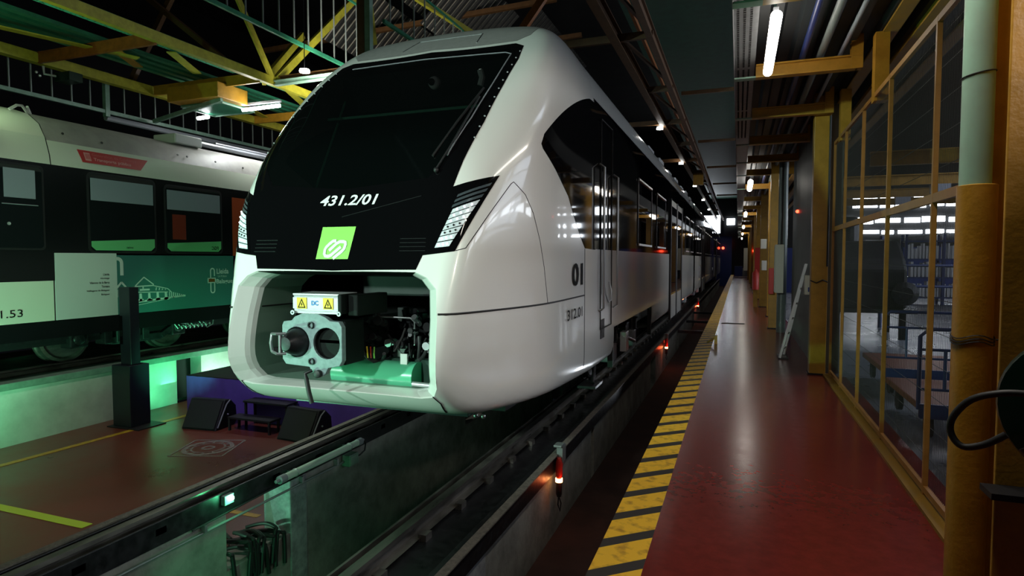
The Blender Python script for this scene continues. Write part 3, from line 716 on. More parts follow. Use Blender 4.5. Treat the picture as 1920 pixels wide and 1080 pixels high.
cp.add([(TX + a - .02, YF, c_) for a, c_ in P2], [tuple(map(int, t_)) for t_ in T2]); cp.add([(TX + a - .02, YF + .05, c_) for a, c_ in P2], [tuple(map(int, t_)) for t_ in T2])
for lp in [pts] + holes:
    nn_ = len(lp); cp.add([(TX + a - .02, YF, c_) for a, c_ in lp] + [(TX + a - .02, YF + .05, c_) for a, c_ in lp], [(i, (i + 1) % nn_, nn_ + (i + 1) % nn_, nn_ + i) for i in range(nn_)])
cpl = cp.build('coupler', 'coupler', train, bevel=.004)
b = MB(); b.lathe((TX - .155, YF + .06, .865), (0, -1, 0), [(0, .113), (.05, .112), (.10, .095), (.16, .07), (.19, .05), (.195, .0)], 24, False); b.build('coupler_cone', 'dsteel', cpl, smooth=True)
b = MB(); b.lathe((TX + .117, YF + .02, .865), (0, 1, 0), [(0, .118), (.06, .11), (.16, .07), (.2, .05), (.2, 0)], 24, False); b.build('coupler_cup', 'dsteel', cpl, smooth=True)
b = MB(); b.box(TX + .02, TX + .21, YF + .05, YF + .07, .862, .885); b.build('coupler_hook_bar', 'steel', cpl)
b = MB()
for dz in (-.075, .075): b.tube([(TX - .30, YF - .10, .865 + dz * .9), (TX - .22, YF - .14, .865 + dz), (TX - .17, YF - .10, .865 + dz)], .011, 8)
b.tube([(TX - .30, YF - .10, .80), (TX - .305, YF - .11, .865), (TX - .30, YF - .10, .935)], .011, 8); b.tube([(TX - .20, YF - .13, .80), (TX - .20, YF - .13, .93)], .011, 8)
b.build('coupler_eye', 'steel', cpl, smooth=True)
for z in (1.0, .725):
    b = MB(); b.lathe((TX - .015, YF - .004, z), (0, -1, 0), [(0, .026), (.012, .026), (.012, .018), (-.01, .018), (-.01, 0)], 16, False); b.build('coupler_bolt', 'dsteel', cpl, smooth=True)
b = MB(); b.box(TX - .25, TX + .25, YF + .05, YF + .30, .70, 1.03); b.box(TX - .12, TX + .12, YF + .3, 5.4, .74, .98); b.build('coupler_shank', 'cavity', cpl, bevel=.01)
b = MB(); b.tube([(TX - .0, YF - .02, .66), (TX - .04, YF - .05, .64), (TX - .03, YF - .05, .60), (TX + .0, YF - .06, .50), (TX + .025, YF - .06, .42)], [.012, .014, .017, .018, .018], 10)
b.lathe((TX + .05, YF - .005, .635), (0, -1, 0), [(0, .03), (.03, .03), (.035, .02)], 14); b.build('coupler_handle', 'rubber', cpl, smooth=True)
# contact box above the coupler
b = MB(); x0, x1 = TX - .20, TX + .22
prof = [(YF + .02, 1.085), (YF + .02, 1.10), (YF + .035, 1.105), (YF + .035, 1.115), (YF + .02, 1.12), (YF + .02, 1.205), (YF + .035, 1.21), (YF + .02, 1.225), (YF + .02, 1.235), (YF + .25, 1.24), (YF + .25, 1.085)]
nb = len(prof); b.add([(x0, y, z) for y, z in prof] + [(x1, y, z) for y, z in prof], [tuple(range(nb)), tuple(range(nb, 2 * nb))[::-1]] + [(i, (i + 1) % nb, nb + (i + 1) % nb, nb + i) for i in range(nb)])
cb = b.build('contact_box', 'alu', train)
b = MB(); b.box(x1, x1 + .035, YF + .0, YF + .27, 1.09, 1.235); b.box(x1 + .035, x1 + .12, YF + .08, YF + .5, 1.07, 1.23); b.build('box_end', 'cavity', cb, bevel=.008)
for xx in (x0 + .01, x1 + .01):
    b = MB(); b.lathe((xx, YF + .01, 1.09), (0, -1, 0), [(0, .018), (.012, .018), (.012, .008), (0, .008)], 12, False); b.build('box_screw', 'steel', cb)
for sx in (TX - .115, TX + .125):
    b = MB(); b.box(sx - .045, sx + .045, YF + .015, YF + .019, 1.12, 1.205)
    b.mi = 1; tri = [(-.036, 1.127), (.036, 1.127), (0, 1.198)]; tin = [(-.025, 1.134), (.025, 1.134), (0, 1.184)]
    for i in range(3):
        a, c_ = tri[i], tri[(i + 1) % 3]; a2, c2 = tin[i], tin[(i + 1) % 3]
        b.add([(sx + p[0], YF + .0135, p[1]) for p in (a, c_, c2, a2)], [(0, 1, 2, 3)])
    bolt = [(.006, 1.170), (-.010, 1.152), (-.001, 1.152), (-.004, 1.138), (.009, 1.156), (.001, 1.156)]
    b.add([(sx + p[0], YF + .0135, p[1]) for p in bolt], [(0, 1, 2, 3, 4, 5)]); b.build('warning_sign', ['yellowst', 'ink'], cb)['label'] = 'yellow high voltage warning sticker'
b = MB(); text_on(b, 'DC', (TX - .028, YF + .017, 1.147), (1, 0, 0), (0, 0, 1), .062, .036, bold=.03); b.build('box_lettering', 'blueink', cb, recalc=False)
# pipes, valves and hoses in the bay
b = MB(); b.tube([(TX - .16, 4.33, .55), (TX + .60, 4.33, .55)], .12, 28); b.build('cross_pipe', 'greentube', train, smooth=True)
b = MB(); b.box(TX + .3, TX + .9, 4.38, 4.46, .46, .68); b.build('bay_floor_plate', 'greensheet', train)
b = MB(); b.tube([(TX + .62, 4.2, .52), (TX + .85, 4.2, .515)], .02, 10); b.build('step_pin', 'alu', train, smooth=True)
b = MB(); b.box(TX - .88, TX - .25, 4.3, 4.5, .66, .72); b.build('bay_step', 'rubber', train)
b = MB(); b.box(TX - .2, TX + .95, 4.75, 4.85, 1.17, 1.36); b.build('bay_header', 'dark', train, bevel=.02)
b = MB(); b.box(TX + .45, TX + .72, 4.95, 5.0, .98, 1.2); b.tube([(TX + .5, 4.94, 1.12), (TX + .6, 4.94, 1.12)], .028, 10); b.build('bay_bracket', 'greentube', train)
R = random.Random(11)
for k in range(24):
    x = TX + R.uniform(.14, .88); y = R.uniform(4.25, 4.8); z = R.uniform(.62, 1.0); pts_ = [(x, y, z)]; L_ = R.uniform(.15, .4)
    dx = R.choice((-1, 1)) * R.uniform(.3, 1)
    for i in range(1, 9): u = i / 8; pts_.append((max(TX + .1, min(TX + .86, x + dx * L_ * u)), y + .05 * sin(5 * u + k), z - .12 * sin(pi * u) + .1 * u * R.choice((1, 1.05))))
    b = MB(); b.tube(pts_, R.uniform(.008, .019), 8); b.build('bay_hose', R.choice(['rubber', 'rubber', 'dark', 'dsteel']), train, smooth=True)
for k in range(26):
    x = TX + R.uniform(.12, .88); y = R.uniform(4.3, 4.7); z = R.uniform(.68, 1.02); b = MB(); rr = R.uniform(.014, .03)
    b.lathe((x, y, z), (0, R.choice((-1, -.4)), R.choice((0, 1, .3))), [(0, rr), (.05, rr), (.05, rr * .6), (.10, rr * .6), (.10, rr * 1.3), (.12, rr * 1.3)], 10)
    b.build('bay_valve', R.choice(['dsteel', 'steel', 'dark', 'dsteel', 'dark']), train, smooth=True)
for k in range(6):
    x = TX + .16 + .12 * k; y = 4.75 + .04 * (k % 3); b = MB(); b.box(x, x + R.uniform(.06, .12), y, y + .1, R.uniform(.6, .75), R.uniform(.85, 1.08)); b.build('bay_housing', R.choice(['dark', 'dsteel', 'navy']), train, bevel=.006)
b = MB(); b.tube([(TX + .20, 4.3, 1.03), (TX + .52, 4.35, 1.02), (TX + .55, 4.36, .99), (TX + .55, 4.36, .80)], .007, 8); b.build('bay_pipe', 'steel', train, smooth=True)
b = MB(); b.box(TX + .47, TX + .53, 4.27, 4.28, .655, .74); b.build('bay_tag', 'sign', train)
b = MB(); b.box(TX + .30, TX + .46, 4.5, 4.51, .6, .74); b.build('bay_plate', 'mintp', train)
for k, c_ in enumerate(('yellowst', 'redp', 'badge')):
    b = MB(); b.tube([(TX + .20 + .03 * k, 4.22, .70), (TX + .21 + .03 * k, 4.2, .74), (TX + .19 + .035 * k, 4.22, .79)], .006, 6); b.build('coloured_wire', c_, train, smooth=True)

# ---- straight body behind the nose
sec = XYZ[np.abs(np.hypot(pq[:, 0], pq[:, 1]) - H) < 1e-4]; sec = sec[np.argsort(np.arctan2(sec[:, 2] - 1.9, sec[:, 0]))]
def strip(name, zlo, zhi, side, y0, y1, m, off=0.):
    P_ = [(p[0], p[2]) for p in sec if p[0] * side > 0 and zlo - 1e-6 <= p[2] <= zhi + 1e-6]
    P_ = sorted(P_, key=lambda q: q[1])
    def xat(z):
        S_ = sorted([(p[2], abs(p[0])) for p in sec if p[0] * side > 0 and abs(p[0]) > .9]); return np.interp(z, [q[0] for q in S_], [q[1] for q in S_]) * side
    pl = [(xat(zlo), zlo)] + [q for q in P_ if zlo + .01 < q[1] < zhi - .01 and abs(q[0]) > .9] + [(xat(zhi), zhi)]
    b = MB(); b.sheet([(TX + a + off * side, c) for a, c in pl], y0, y1); return b.build(name, m, train, smooth=True)
YE = 60
cars = [(7.2, 24.2), (24.9, 42.0), (42.7, 60)]
for ci, (y0, y1) in enumerate(cars):
    for s in (1, -1):
        if ci == 0:
            strip('side_panel', .12, 1.612, s, y0, 8.4, 'white'); strip('side_panel', .56, 1.612, s, 8.4, 12.3, 'white'); strip('side_panel', -.02, 1.612, s, 12.3, y1, 'white')
        else:
            strip('side_panel', -.02, 1.612, s, y0, y1, 'white')
        strip('window_band', 1.612, 3.36, s, y0, y1, 'black', .003)
    top = sorted([(p[0], p[2]) for p in sec if p[2] > 3.38], key=lambda q: -q[0]); inner = [q for q in top if abs(q[0]) <= 1.05]
    b = MB(); b.sheet([(TX + a, c) for a, c in top], y0, y1); b.build('roof', 'white', train, smooth=True)
    b = MB(); b.sheet([(TX + a, c + .003) for a, c in inner], y0, y1); b.build('roof_strip', 'roofgrey', train, smooth=True)
    if ci: b = MB(); b.box(TX - 1.3, TX + 1.3, y0 - .62, y0 - .05, .3, 3.5); b.build('gangway_bellows', 'rubber', train)
    b = MB(); b.box(TX - 1.3, TX + 1.3, y0 + (1.2 if ci == 0 else 0), y1, .15 if ci else .60, .70); b.build('underframe', 'dark', train)
for s in (1, -1):
    for ya in (8.36, 12.28):
        b = MB(); b.box(TX + s * 1.36 - .04, TX + s * 1.36 + .03, ya, ya + .06, .0, .56); b.build('arch_edge', 'rubber', train)
# windows with thin frames and pale vents on the passage side
def frame(b, y0, y1, z0, z1, t=.022, x=TX + 1.404):
    for a in ((y0, y1, z0, z0 + t), (y0, y1, z1 - t, z1), (y0, y0 + t, z0, z1), (y1 - t, y1, z0, z1)): b.box(x, x + .012, *a)
wins = [(10.4, 12.1, 1.72, 2.85), (12.9, 14.5, 1.72, 2.85)] + [(y, y + 1.45, 1.72, 2.85) for y in (20.2, 22.2, 25.6, 27.5, 32.2, 34.0, 36.2, 38.4, 43.5, 45.6, 50.3, 52.6, 54.8, 57)]
for k, (a, c, d_, e) in enumerate(wins):
    b = MB(); frame(b, a, c, d_, e); w_ = b.build('side_window', 'dsteel', train)
    b = MB(); b.box(TX + 1.403, TX + 1.407, a + .03, c - .03, d_ + .03, e - .03); b.build('pane', 'darkglass', w_)
    b = MB(); b.box(TX + 1.41, TX + 1.43, a + .05, c - .05, d_ + .0, d_ + .035); b.build('sill', 'alu', w_)
    b = MB(); b.box(TX + 1.41, TX + 1.43, a + .05, c - .05, e - .04, e - .01); b.build('vent', 'alu', w_)
for (a, c) in ((15.5, 17.0), (17.1, 18.6), (29.2, 30.4), (30.5, 31.7), (47, 48.2), (48.3, 49.5)):
    b = MB(); b.box(TX + 1.40, TX + 1.43, a, c, -.0, 2.95); d0 = b.build('door', 'white', train)
    b = MB(); b.box(TX + 1.43, TX + 1.434, a + .12, c - .12, .6, 2.8); b.build('pane', 'darkglass', d0)
    b = MB(); b.box(TX + 1.40, TX + 1.445, a - .05, a + .06, 0, 2.97); b.box(TX + 1.40, TX + 1.445, c - .06, c + .05, 0, 2.97); b.build('door_seal', 'rubber', d0)
b = MB(); frame(b, 7.45, 8.15, .62, 3.2, .012); b.build('cab_door', 'seam', train)
for y, z0, z1 in ((7.36, .86, 2.64), (8.24, .84, 2.62)):
    b = MB(); b.tube([(TX + 1.41, y, z0), (TX + 1.47, y, z0 + .04), (TX + 1.47, y, z1 - .04), (TX + 1.41, y, z1)], .016, 10); b.build('handrail', 'steel', train, smooth=True)
b = MB(); b.tube([(TX + 1.41, 7.62, 1.30), (TX + 1.44, 7.62, 1.05), (TX + 1.45, 7.74, .95), (TX + 1.45, 7.92, .96), (TX + 1.44, 8.0, 1.08), (TX + 1.41, 8.0, 1.2)], .010, 8); b.build('door_handle', 'steel', train, smooth=True)
b = MB(); b.box(TX + 1.40, TX + 1.406, 7.56, 7.70, 1.05, 1.45); b.build('lock_plate', 'steel', train)
b = MB(); b.box(TX + 1.395, TX + 1.408, 7.5, 7.72, .50, .74); b.build('step_recess', 'dsteel', train)
# roof equipment seen along the roof edge
for k in range(7):
    y = 14.5 + k * 2.1; b = MB(); b.box(TX + .75, TX + 1.02, y, y + .9, 3.95, 4.12 + .04 * (k % 2)); b.build('roof_unit', 'alu', train, bevel=.02)
# bogies
def bogie(y):
    for yy in (y - .95, y + .95):
        for s in (1, -1):
            b = MB(); b.lathe((TX + s * .80, yy, .02), (s, 0, 0), [(-.05, .40), (-.02, .40), (-.02, .375), (.06, .37), (.07, .33), (.05, .30), (.05, .12), (.10, .11), (.12, 0)], 28, False)
            b.build('wheel', 'dsteel', train, smooth=True)
            b = MB(); b.box(TX + s * 1.12 - .1, TX + s * 1.12 + .12, yy - .16, yy + .16, -.08, .22); b.build('axle_box', 'grey', train, bevel=.03)
            b = MB(); b.lathe((TX + s * 1.18, yy, .22), (0, 0, 1), [(0, .12), (.02, .12), (.02, .09), (.2, .09), (.2, .12), (.22, .12)], 16); b.build('spring', 'dsteel', train)
        b = MB(); b.tube([(TX - .8, yy, .02), (TX + .8, yy, .02)], .08, 10); b.build('axle', 'dsteel', train, smooth=True)
    for s in (1, -1):
        b = MB(); b.bar((TX + s * 1.1, y - 1.4, .30), (TX + s * 1.1, y - .5, .30), .14, .14); b.bar((TX + s * 1.1, y - .5, .3), (TX + s * 1.1, y - .3, .12), .14, .14); b.bar((TX + s * 1.1, y - .3, .12), (TX + s * 1.1, y + .3, .12), .14, .16); b.bar((TX + s * 1.1, y + .3, .12), (TX + s * 1.1, y + .5, .3), .14, .14); b.bar((TX + s * 1.1, y + .5, .30), (TX + s * 1.1, y + 1.4, .30), .14, .14)
        b.build('bogie_frame', 'dsteel', train, bevel=.01)
        b = MB(); b.tube([(TX + s * 1.3, y - .6, .28), (TX + s * 1.3, y + .5, .06)], .03, 10); b.build('damper', 'steel', train, smooth=True)
        b = MB(); b.box(TX + s * 1.28, TX + s * 1.38, y - .78, y - .55, .05, .36); b.build('sand_box', 'alu', train, bevel=.01)
for y in (10.3, 21.8, 28.5): bogie(y)
b = MB(); b.box(TX - .9, TX + .9, 5.5, 7.6, .02, .30); b.build('snow_plough', 'dark', train)
b = MB(); b.tube([(TX + 1.25, 7.9, .45), (TX + 1.3, 7.6, .05), (TX + 1.35, 7.3, -.02)], .025, 8); b.box(TX + 1.2, TX + 1.42, 7.15, 7.55, -.06, -.03); b.build('step_bracket', 'dsteel', train)
b = MB(); b.box(TX - .85, TX + .9, 4.62, 5.4, .18, .26); b.build('chin_plate', 'navy', train)
for x_ in (TX + .93, TX + 1.0):
    b = MB(); b.sphere((x_, 4.72, .17), .022, 8); b.build('chin_bolt', 'steel', train, smooth=True)

# ================================================================ far left train
LX = -9.35
t2 = thing('train', (-10.8, 6, -.12), 'dark and cream train with a teal picture panel on the left track', 'train')
def side(name, y0, y1, z0, z1, m, off=.0, parent=t2, th=.02):
    b = MB(); b.box(LX - th, LX + off, y0, y1, z0, z1); return b.build(name, m, parent)
secL = [(LX, 1.5), (LX, 2.86), (LX - .03, 3.0), (LX - .10, 3.22)]
b = MB(); b.sheet([(LX, 2.86), (LX - .02, 3.0), (LX - .10, 3.26)], 1.0, 6.07); b.build('cant_panel', 'cream_train', t2, smooth=True)
b = MB(); b.sheet([(LX, 2.86), (LX - .02, 3.0), (LX - .09, 3.22)], 6.085, 20); b.build('cant_panel', 'cream_train', t2, smooth=True)
rf = [(LX - .10, 3.26), (LX - .22, 3.46), (LX - .45, 3.62), (LX - .8, 3.72), (LX - 1.45, 3.76), (LX - 2.8, 3.3)]
b = MB(); b.sheet(rf, 1.0, 6.07); b.build('roof', 'cream_train', t2, smooth=True)
rf2 = [(LX - .09, 3.22), (LX - .22, 3.46), (LX - .45, 3.62), (LX - .8, 3.70), (LX - 1.45, 3.74), (LX - 2.8, 3.3)]
b = MB(); b.sheet(rf2, 6.085, 20); b.build('roof', 'greyroof2', t2, smooth=True)
b = MB(); b.sheet([(LX - .02, .6), (LX - .02, 3.0)] + [(p[0] - .02, p[1] - .02) for p in rf], 6.05, 6.10); b.build('body_joint', 'seam', t2)
side('body_side', 1.0, 6.08, 1.18, 2.86, 'trainblack'); side('body_side', 6.08, 20, 1.58, 2.86, 'trainblack')
side('lower_panel', 1.0, 6.055, .60, 1.18, 'cream_train', .004)
side('livery_panel', 6.085, 7.03, .60, 1.585, 'livwhite', .006)
side('livery_panel', 7.03, 20, .60, 1.555, 'teal', .006)
side('skirt', 1.0, 20, .34, .60, 'trainblack', -.01)
b = MB(); b.box(-12.2, LX - .3, 1.0, 20, .2, .62); b.build('underframe', 'dark', t2)
b = MB(); b.box(-12.2, LX - 1.9, 1.0, 20, .6, 2.8); b.build('far_side', 'dark', t2)
def rrect(y0, y1, z0, z1, r=.07, n=4):
    out = []
    for cy, cz, a0 in ((y1 - r, z1 - r, 0), (y0 + r, z1 - r, 90), (y0 + r, z0 + r, 180), (y1 - r, z0 + r, 270)):
        out += [(cy + r * cos(radians(a0 + 90 * i / n)), cz + r * sin(radians(a0 + 90 * i / n))) for i in range(n + 1)]
    return out
def rpanel(y0, y1, z0, z1, x, m, name, parent, r=.07):
    b = MB(); b.prism(rrect(y0, y1, z0, z1, r), (x, 0, 0), (0, 1, 0), (0, 0, 1), (.006, 0, 0)); return b.build(name, m, parent)
for k, (a, c, z0, z1) in enumerate(((6.62, 7.73, 1.62, 2.80), (7.96, 9.16, 1.62, 2.76), (9.9, 11.1, 1.62, 2.76))):
    w_ = rpanel(a - .035, c + .035, z0 - .035, z1 + .035, LX, 'rubber', 'window', t2, .09)
    rpanel(a, c, z0, z1, LX + .004, 'darkglass', 'pane', w_)
    b = MB(); b.box(LX + .010, LX + .013, a + .02, c - .02, z1 - .40, z1 - .06); b.build('blind', 'blind', w_)
    b = MB(); b.prism([(a + .01, z0 + .07), (a + .08, z0 + .01), (c - .08, z0 + .01), (c - .01, z0 + .07), (c - .01, z0 + .21), (a + .01, z0 + .15)], (LX + .010, 0, 0), (0, 1, 0), (0, 0, 1), (.003, 0, 0)); b.build('film', 'greenfilm', w_)
    if k < 2:
        b = MB(); vs, fs = text2d('FGC' if k else 'aviat', .16 if k else .12, .065 if k else .035, bold=.02 if k else 0)
        y_ = c - .16 if k else a + .62; b.add([(LX + .016, y_ - p[0] + .08, z0 + .045 + p[1]) for p in vs], fs); b.build('film_lettering', 'ink', w_, recalc=False)
    if k:
        b = MB(); b.box(LX + .010, LX + .012, a + .12, a + .40, z0 + .22, z0 + .66); b.build('seat_seen_inside', mat('dim red interior', (.2, .02, .004), .5), w_)
d2 = rpanel(5.30, 5.97, 1.62, 2.82, LX + .0, 'rubber', 'window', t2, .06)
rpanel(5.33, 5.94, 1.65, 2.79, LX + .004, 'darkglass', 'pane', d2, .05)
b = MB(); b.box(LX + .010, LX + .013, 5.45, 5.85, 2.34, 2.74); b.build('blind', 'blind', d2)
b = MB(); b.tube([(LX + .012, 5.42, 2.25), (LX + .012, 5.88, 2.25)], .008, 6); b.build('window_bar', 'grey', d2)
b = MB(); b.lathe((LX + .01, 5.50, 1.98), (1, 0, 0), [(0, .022), (.006, .022), (.006, .012), (.003, .012), (.003, 0)], 14, False); b.build('lock', 'alu', d2)
w_ = rpanel(4.55, 5.22, 1.62, 2.82, LX + .0, 'rubber', 'window', t2, .06); rpanel(4.6, 5.17, 1.65, 2.79, LX + .004, 'darkglass', 'pane', w_, .05)
side('door', 9.45, 9.80, .62, 2.7, 'seatred', .006)
# red sign above the windows
U = Vector((0, 1, 0)); Wv = Vector((-.33, 0, 1)).normalized(); so = Vector((LX - .012, 6.55, 2.965))
b = MB(); b.prism([(0, 0), (.96, 0), (1.14, .20), (-.045, .20)], so, U, Wv, (.008, 0, 0)); sg = b.build('red_sign', 'redsign', t2)
b = MB(); b.prism([(.05, .035), (.14, .035), (.135, .165), (.04, .165)], so + Vector((.010, 0, 0)), U, Wv, (.002, 0, 0)); b.build('sign_shield', 'pinkish', sg)
b = MB()
for k in range(4): b.prism([(.062 + k * .019, .06), (.070 + k * .019, .06), (.070 + k * .019, .145), (.062 + k * .019, .145)], so + Vector((.013, 0, 0)), U, Wv, (.001, 0, 0))
b.build('shield_stripe', 'redsign', sg)
b = MB(); text_on(b, 'Generalitat de Catalunya', so + Vector((.012, 0, 0)) + U * .17 + Wv * .112, U, Wv, .74, .058); b.build('sign_lettering', mat('dull red lettering', (.62, .12, .1), .5), sg, recalc=False)
b = MB(); text_on(b, 'Transports p\u00fablics', so + Vector((.012, 0, 0)) + U * .18 + Wv * .032, U, Wv, .62, .066, bold=.02); b.build('sign_lettering', 'pinkish', sg, recalc=False)
def ltext(body, y1, z, w_, h, m, **k):
    b = MB(); text_on(b, body, (LX + .009, y1 - w_, z), (0, 1, 0), (0, 0, 1), w_, h, **k); return b.build('side_lettering', m, t2, recalc=False)
ltext('431.53', 5.63, .69, .50, .105, 'ink')
for k, (s1_, wd) in enumerate((('Lleida', .10), ('Alcoletge', .15), ('Vilanova de la Barca', .32), ('T\u00e9rmens', .13), ('Vallfogona de Balaguer', .37), ('Balaguer', .14))):
    ltext(s1_, 6.90, 1.235 - k * .063, wd, .034, 'ink', bold=.01)
# pale route line and station drawing
def flat(name, polys, m, x=LX + .008):
    b = MB()
    for pl in polys: b.prism(pl, (x, 0, 0), (0, 1, 0), (0, 0, 1), (.003, 0, 0))
    return b.build(name, m, t2)
def line(p, q, w_=.012):
    p = Vector((p[0], p[1])); q = Vector((q[0], q[1])); d_ = (q - p).normalized(); n_ = Vector((-d_.y, d_.x)) * w_ / 2
    return [tuple(p + n_), tuple(q + n_), tuple(q - n_), tuple(p - n_)]
def band(c, r, a0, a1, w_, n=10):
    o_ = [(c[0] + (r + w_ / 2) * cos(radians(a0 + (a1 - a0) * i / n)), c[1] + (r + w_ / 2) * sin(radians(a0 + (a1 - a0) * i / n))) for i in range(n + 1)]
    i_ = [(c[0] + (r - w_ / 2) * cos(radians(a0 + (a1 - a0) * i / n)), c[1] + (r - w_ / 2) * sin(radians(a0 + (a1 - a0) * i / n))) for i in range(n + 1)][::-1]
    return [[o_[i], o_[i + 1], i_[n - i - 1], i_[n - i]] for i in range(n)]
flat('route_line', band((7.04, 1.43), .07, 0, 120, .055) + [[(7.083, 1.23), (7.138, 1.23), (7.138, 1.43), (7.083, 1.43)]], 'livwhite'); flat('route_line', [[(7.075, .66), (7.12, .72), (7.12, 1.02), (7.075, 1.02)]], 'livwhite')
st_ = [line((6.99, 1.00), (7.10, 1.12), .03), line((7.10, 1.12), (7.24, .96), .03), line((7.02, .88), (7.02, 1.0), .03), line((7.14, .76), (7.14, 1.02), .04), line((7.20, .76), (7.20, .98), .02),
       line((7.34, 1.05), (7.50, 1.19), .018), line((7.50, 1.19), (7.68, 1.06), .018), line((7.33, 1.04), (7.68, 1.045), .018), line((7.42, .98), (7.60, .98), .03), line((7.48, .98), (7.48, 1.04), .02),
       line((7.24, .95), (7.95, .92), .014), line((7.16, .77), (8.3, .84), .03), line((7.14, .70), (8.1, .82), .008), line((7.68, 1.04), (7.95, .98), .012), line((7.95, .98), (8.02, .92), .012)]
for k in range(5): st_.append([(7.25 + .16 * k, .785), (7.30 + .16 * k, .788), (7.29 + .16 * k, .92), (7.25 + .16 * k, .92)]); st_.append([(7.22 + .16 * k, .785), (7.34 + .16 * k, .79), (7.31 + .16 * k, .83), (7.24 + .16 * k, .83)])
for k in range(9): st_.append(line((7.98 + .04 * k, .82), (7.99 + .04 * k, .93 - .01 * k), .014))
for k in range(4): st_.append(line((7.72 + .06 * k, .96), (7.73 + .06 * k, 1.01 - .012 * k), .014))
flat('station_drawing', st_, 'livwhite')
flat('route_emblem', band((8.93, 1.27), .045, 0, 180, .022) + band((8.93, .90), .045, 180, 360, .022) + [line((8.885, 1.12), (8.885, 1.27), .022), line((8.975, 1.17), (8.975, 1.27), .022), line((8.885, .90), (8.885, 1.05), .022), line((8.975, .90), (8.975, 1.05), .022),
     line((8.82, 1.05), (9.0, 1.05), .018), line((8.82, 1.13), (9.0, 1.13), .018), line((8.825, 1.04), (8.825, 1.14), .018), line((8.995, 1.04), (8.995, 1.14), .018)], 'livwhite')
flat('red_square', [[(8.84, 1.06), (8.985, 1.06), (8.985, 1.12), (8.84, 1.12)]], 'orange', LX + .007)
ltext('Lleida', 9.32, 1.21, .29, .10, 'livwhite', bold=.02); ltext('Balaguer', 9.47, 1.00, .45, .11, 'livwhite', bold=.02); ltext('LA POBLA', 9.27, 1.145, .21, .035, 'livwhite')
# roof details
for k, (y, z) in enumerate(((6.35, 3.36), (6.95, 3.33), (8.35, 3.36), (8.55, 3.36), (9.2, 3.36), (9.9, 3.34))):
    b = MB(); b.lathe((LX - .14, y, z), (1, 0, .5), [(0, .018), (.012, .018)], 10); b.build('roof_bolt', 'seam', t2)
b = MB(); b.box(LX - .9, LX - .35, 8.5, 9.1, 3.62, 3.80); b.build('roof_unit', 'livwhite', t2, bevel=.02)
b = MB(); b.tube([(LX - .5, 6.1, 3.64), (LX - .45, 6.0, 3.72), (LX - .4, 5.9, 3.7), (LX - .4, 5.8, 3.62)], .02, 6); b.tube([(LX - .6, 6.2, 3.66), (LX - .5, 6.1, 3.73)], .02, 6); b.build('roof_cable', 'alu', t2, smooth=True)
for (a, c, z, r) in ((9.2, 20, 3.62, .05), (9.6, 20, 3.68, .03)):
    b = MB(); b.tube([(LX - .55, a, z + .12), (LX - .55, c, z + .12)], r, 8); b.build('roof_pipe', 'grey', t2, smooth=True)
# running gear
def wheel2(y, r=.40, name='wheel'):
    b = MB(); b.lathe((-9.96, y, -.12 + r), (1, 0, 0), [(-.06, r + .025), (-.03, r + .02), (-.02, r), (.07, r - .005), (.085, r - .05), (.05, r - .08), (.05, .13), (.12, .12), (.14, 0)], 32, False)
    b.build(name, 'railsteel', t2, smooth=True)
for y in (5.05, 6.55, 8.35, 10.2): wheel2(y)
for y in (5.05, 6.55, 8.35, 10.2):
    b = MB(); b.box(-9.80, -9.56, y - .14, y + .14, .12, .40); b.lathe((-9.58, y, .26), (1, 0, 0), [(0, .1), (.04, .09), (.05, 0)], 14, False); b.build('axle_box', 'dsteel', t2, bevel=.02)
b = MB(); b.bar((-9.66, 4.8, .34), (-9.66, 6.9, .34), .12, .14); b.build('bogie_frame', 'dsteel', t2)
b = MB(); b.bar((-9.60, 7.05, .16), (-9.60, 8.0, .14), .06, .12); b.bar((-9.60, 8.0, .14), (-9.60, 8.3, .30), .06, .10); b.bar((-9.6, 8.3, .30), (-9.6, 8.75, .30), .06, .1); b.build('bogie_frame', 'dsteel', t2, bevel=.01)
b = MB(); b.tube([(-9.52, 7.25, .36), (-9.52, 7.9, .40), (-9.52, 8.0, .34)], .022, 8); b.build('air_pipe', 'dsteel', t2, smooth=True)
b = MB(); b.tube([(-9.50, 7.85, .44), (-9.50, 8.25, .42), (-9.50, 8.32, .34), (-9.50, 8.5, .30)], .014, 8); b.build('air_pipe', 'steel', t2, smooth=True)
R = random.Random(4)
for k in range(8):
    y = 8.2 + .09 * k; b = MB(); b.tube([(-9.5, y, .33 - .02 * (k % 3)), (-9.48, y + .06, .24), (-9.46, y + .12, .29), (-9.5, y + .16, .22)], .011, 6); b.build('brake_hose', 'steel', t2, smooth=True)
b = MB(); b.tube([(-9.48, 8.85, .42), (-9.46, 8.95, .5), (-9.46, 9.05, .42), (-9.47, 9.03, .25), (-9.48, 8.9, .2)], .012, 8); b.build('brake_hose', 'steel', t2, smooth=True)
for k, (y, h) in enumerate(((6.95, .34), (7.15, .28), (7.45, .22), (7.62, .24))):
    b = MB(); b.box(-9.78, -9.55, y, y + .13, .12, .12 + h); b.build('brake_gear', 'dsteel', t2, bevel=.01)

# ================================================================ display post
t = thing('display_post', (-8.85, 6.85, -1.1), 'dark slim display post on a square plinth on the red floor', 'display post')
b = MB(); b.box(-9.06, -8.68, 6.68, 7.02, -1.085, -.14); b.build('plinth', 'navy', t, bevel=.008)
b = MB(); b.box(-9.12, -8.45, 6.62, 7.10, -1.1, -1.085); b.build('base_plate', 'dark', t)
b = MB(); b.box(-8.96, -8.74, 6.76, 6.92, -.14, 1.06); b.build('column', 'navy', t, bevel=.006)
b = MB(); b.box(-8.96, -8.90, 6.752, 6.762, .18, .62); b.build('screen', 'black', t)

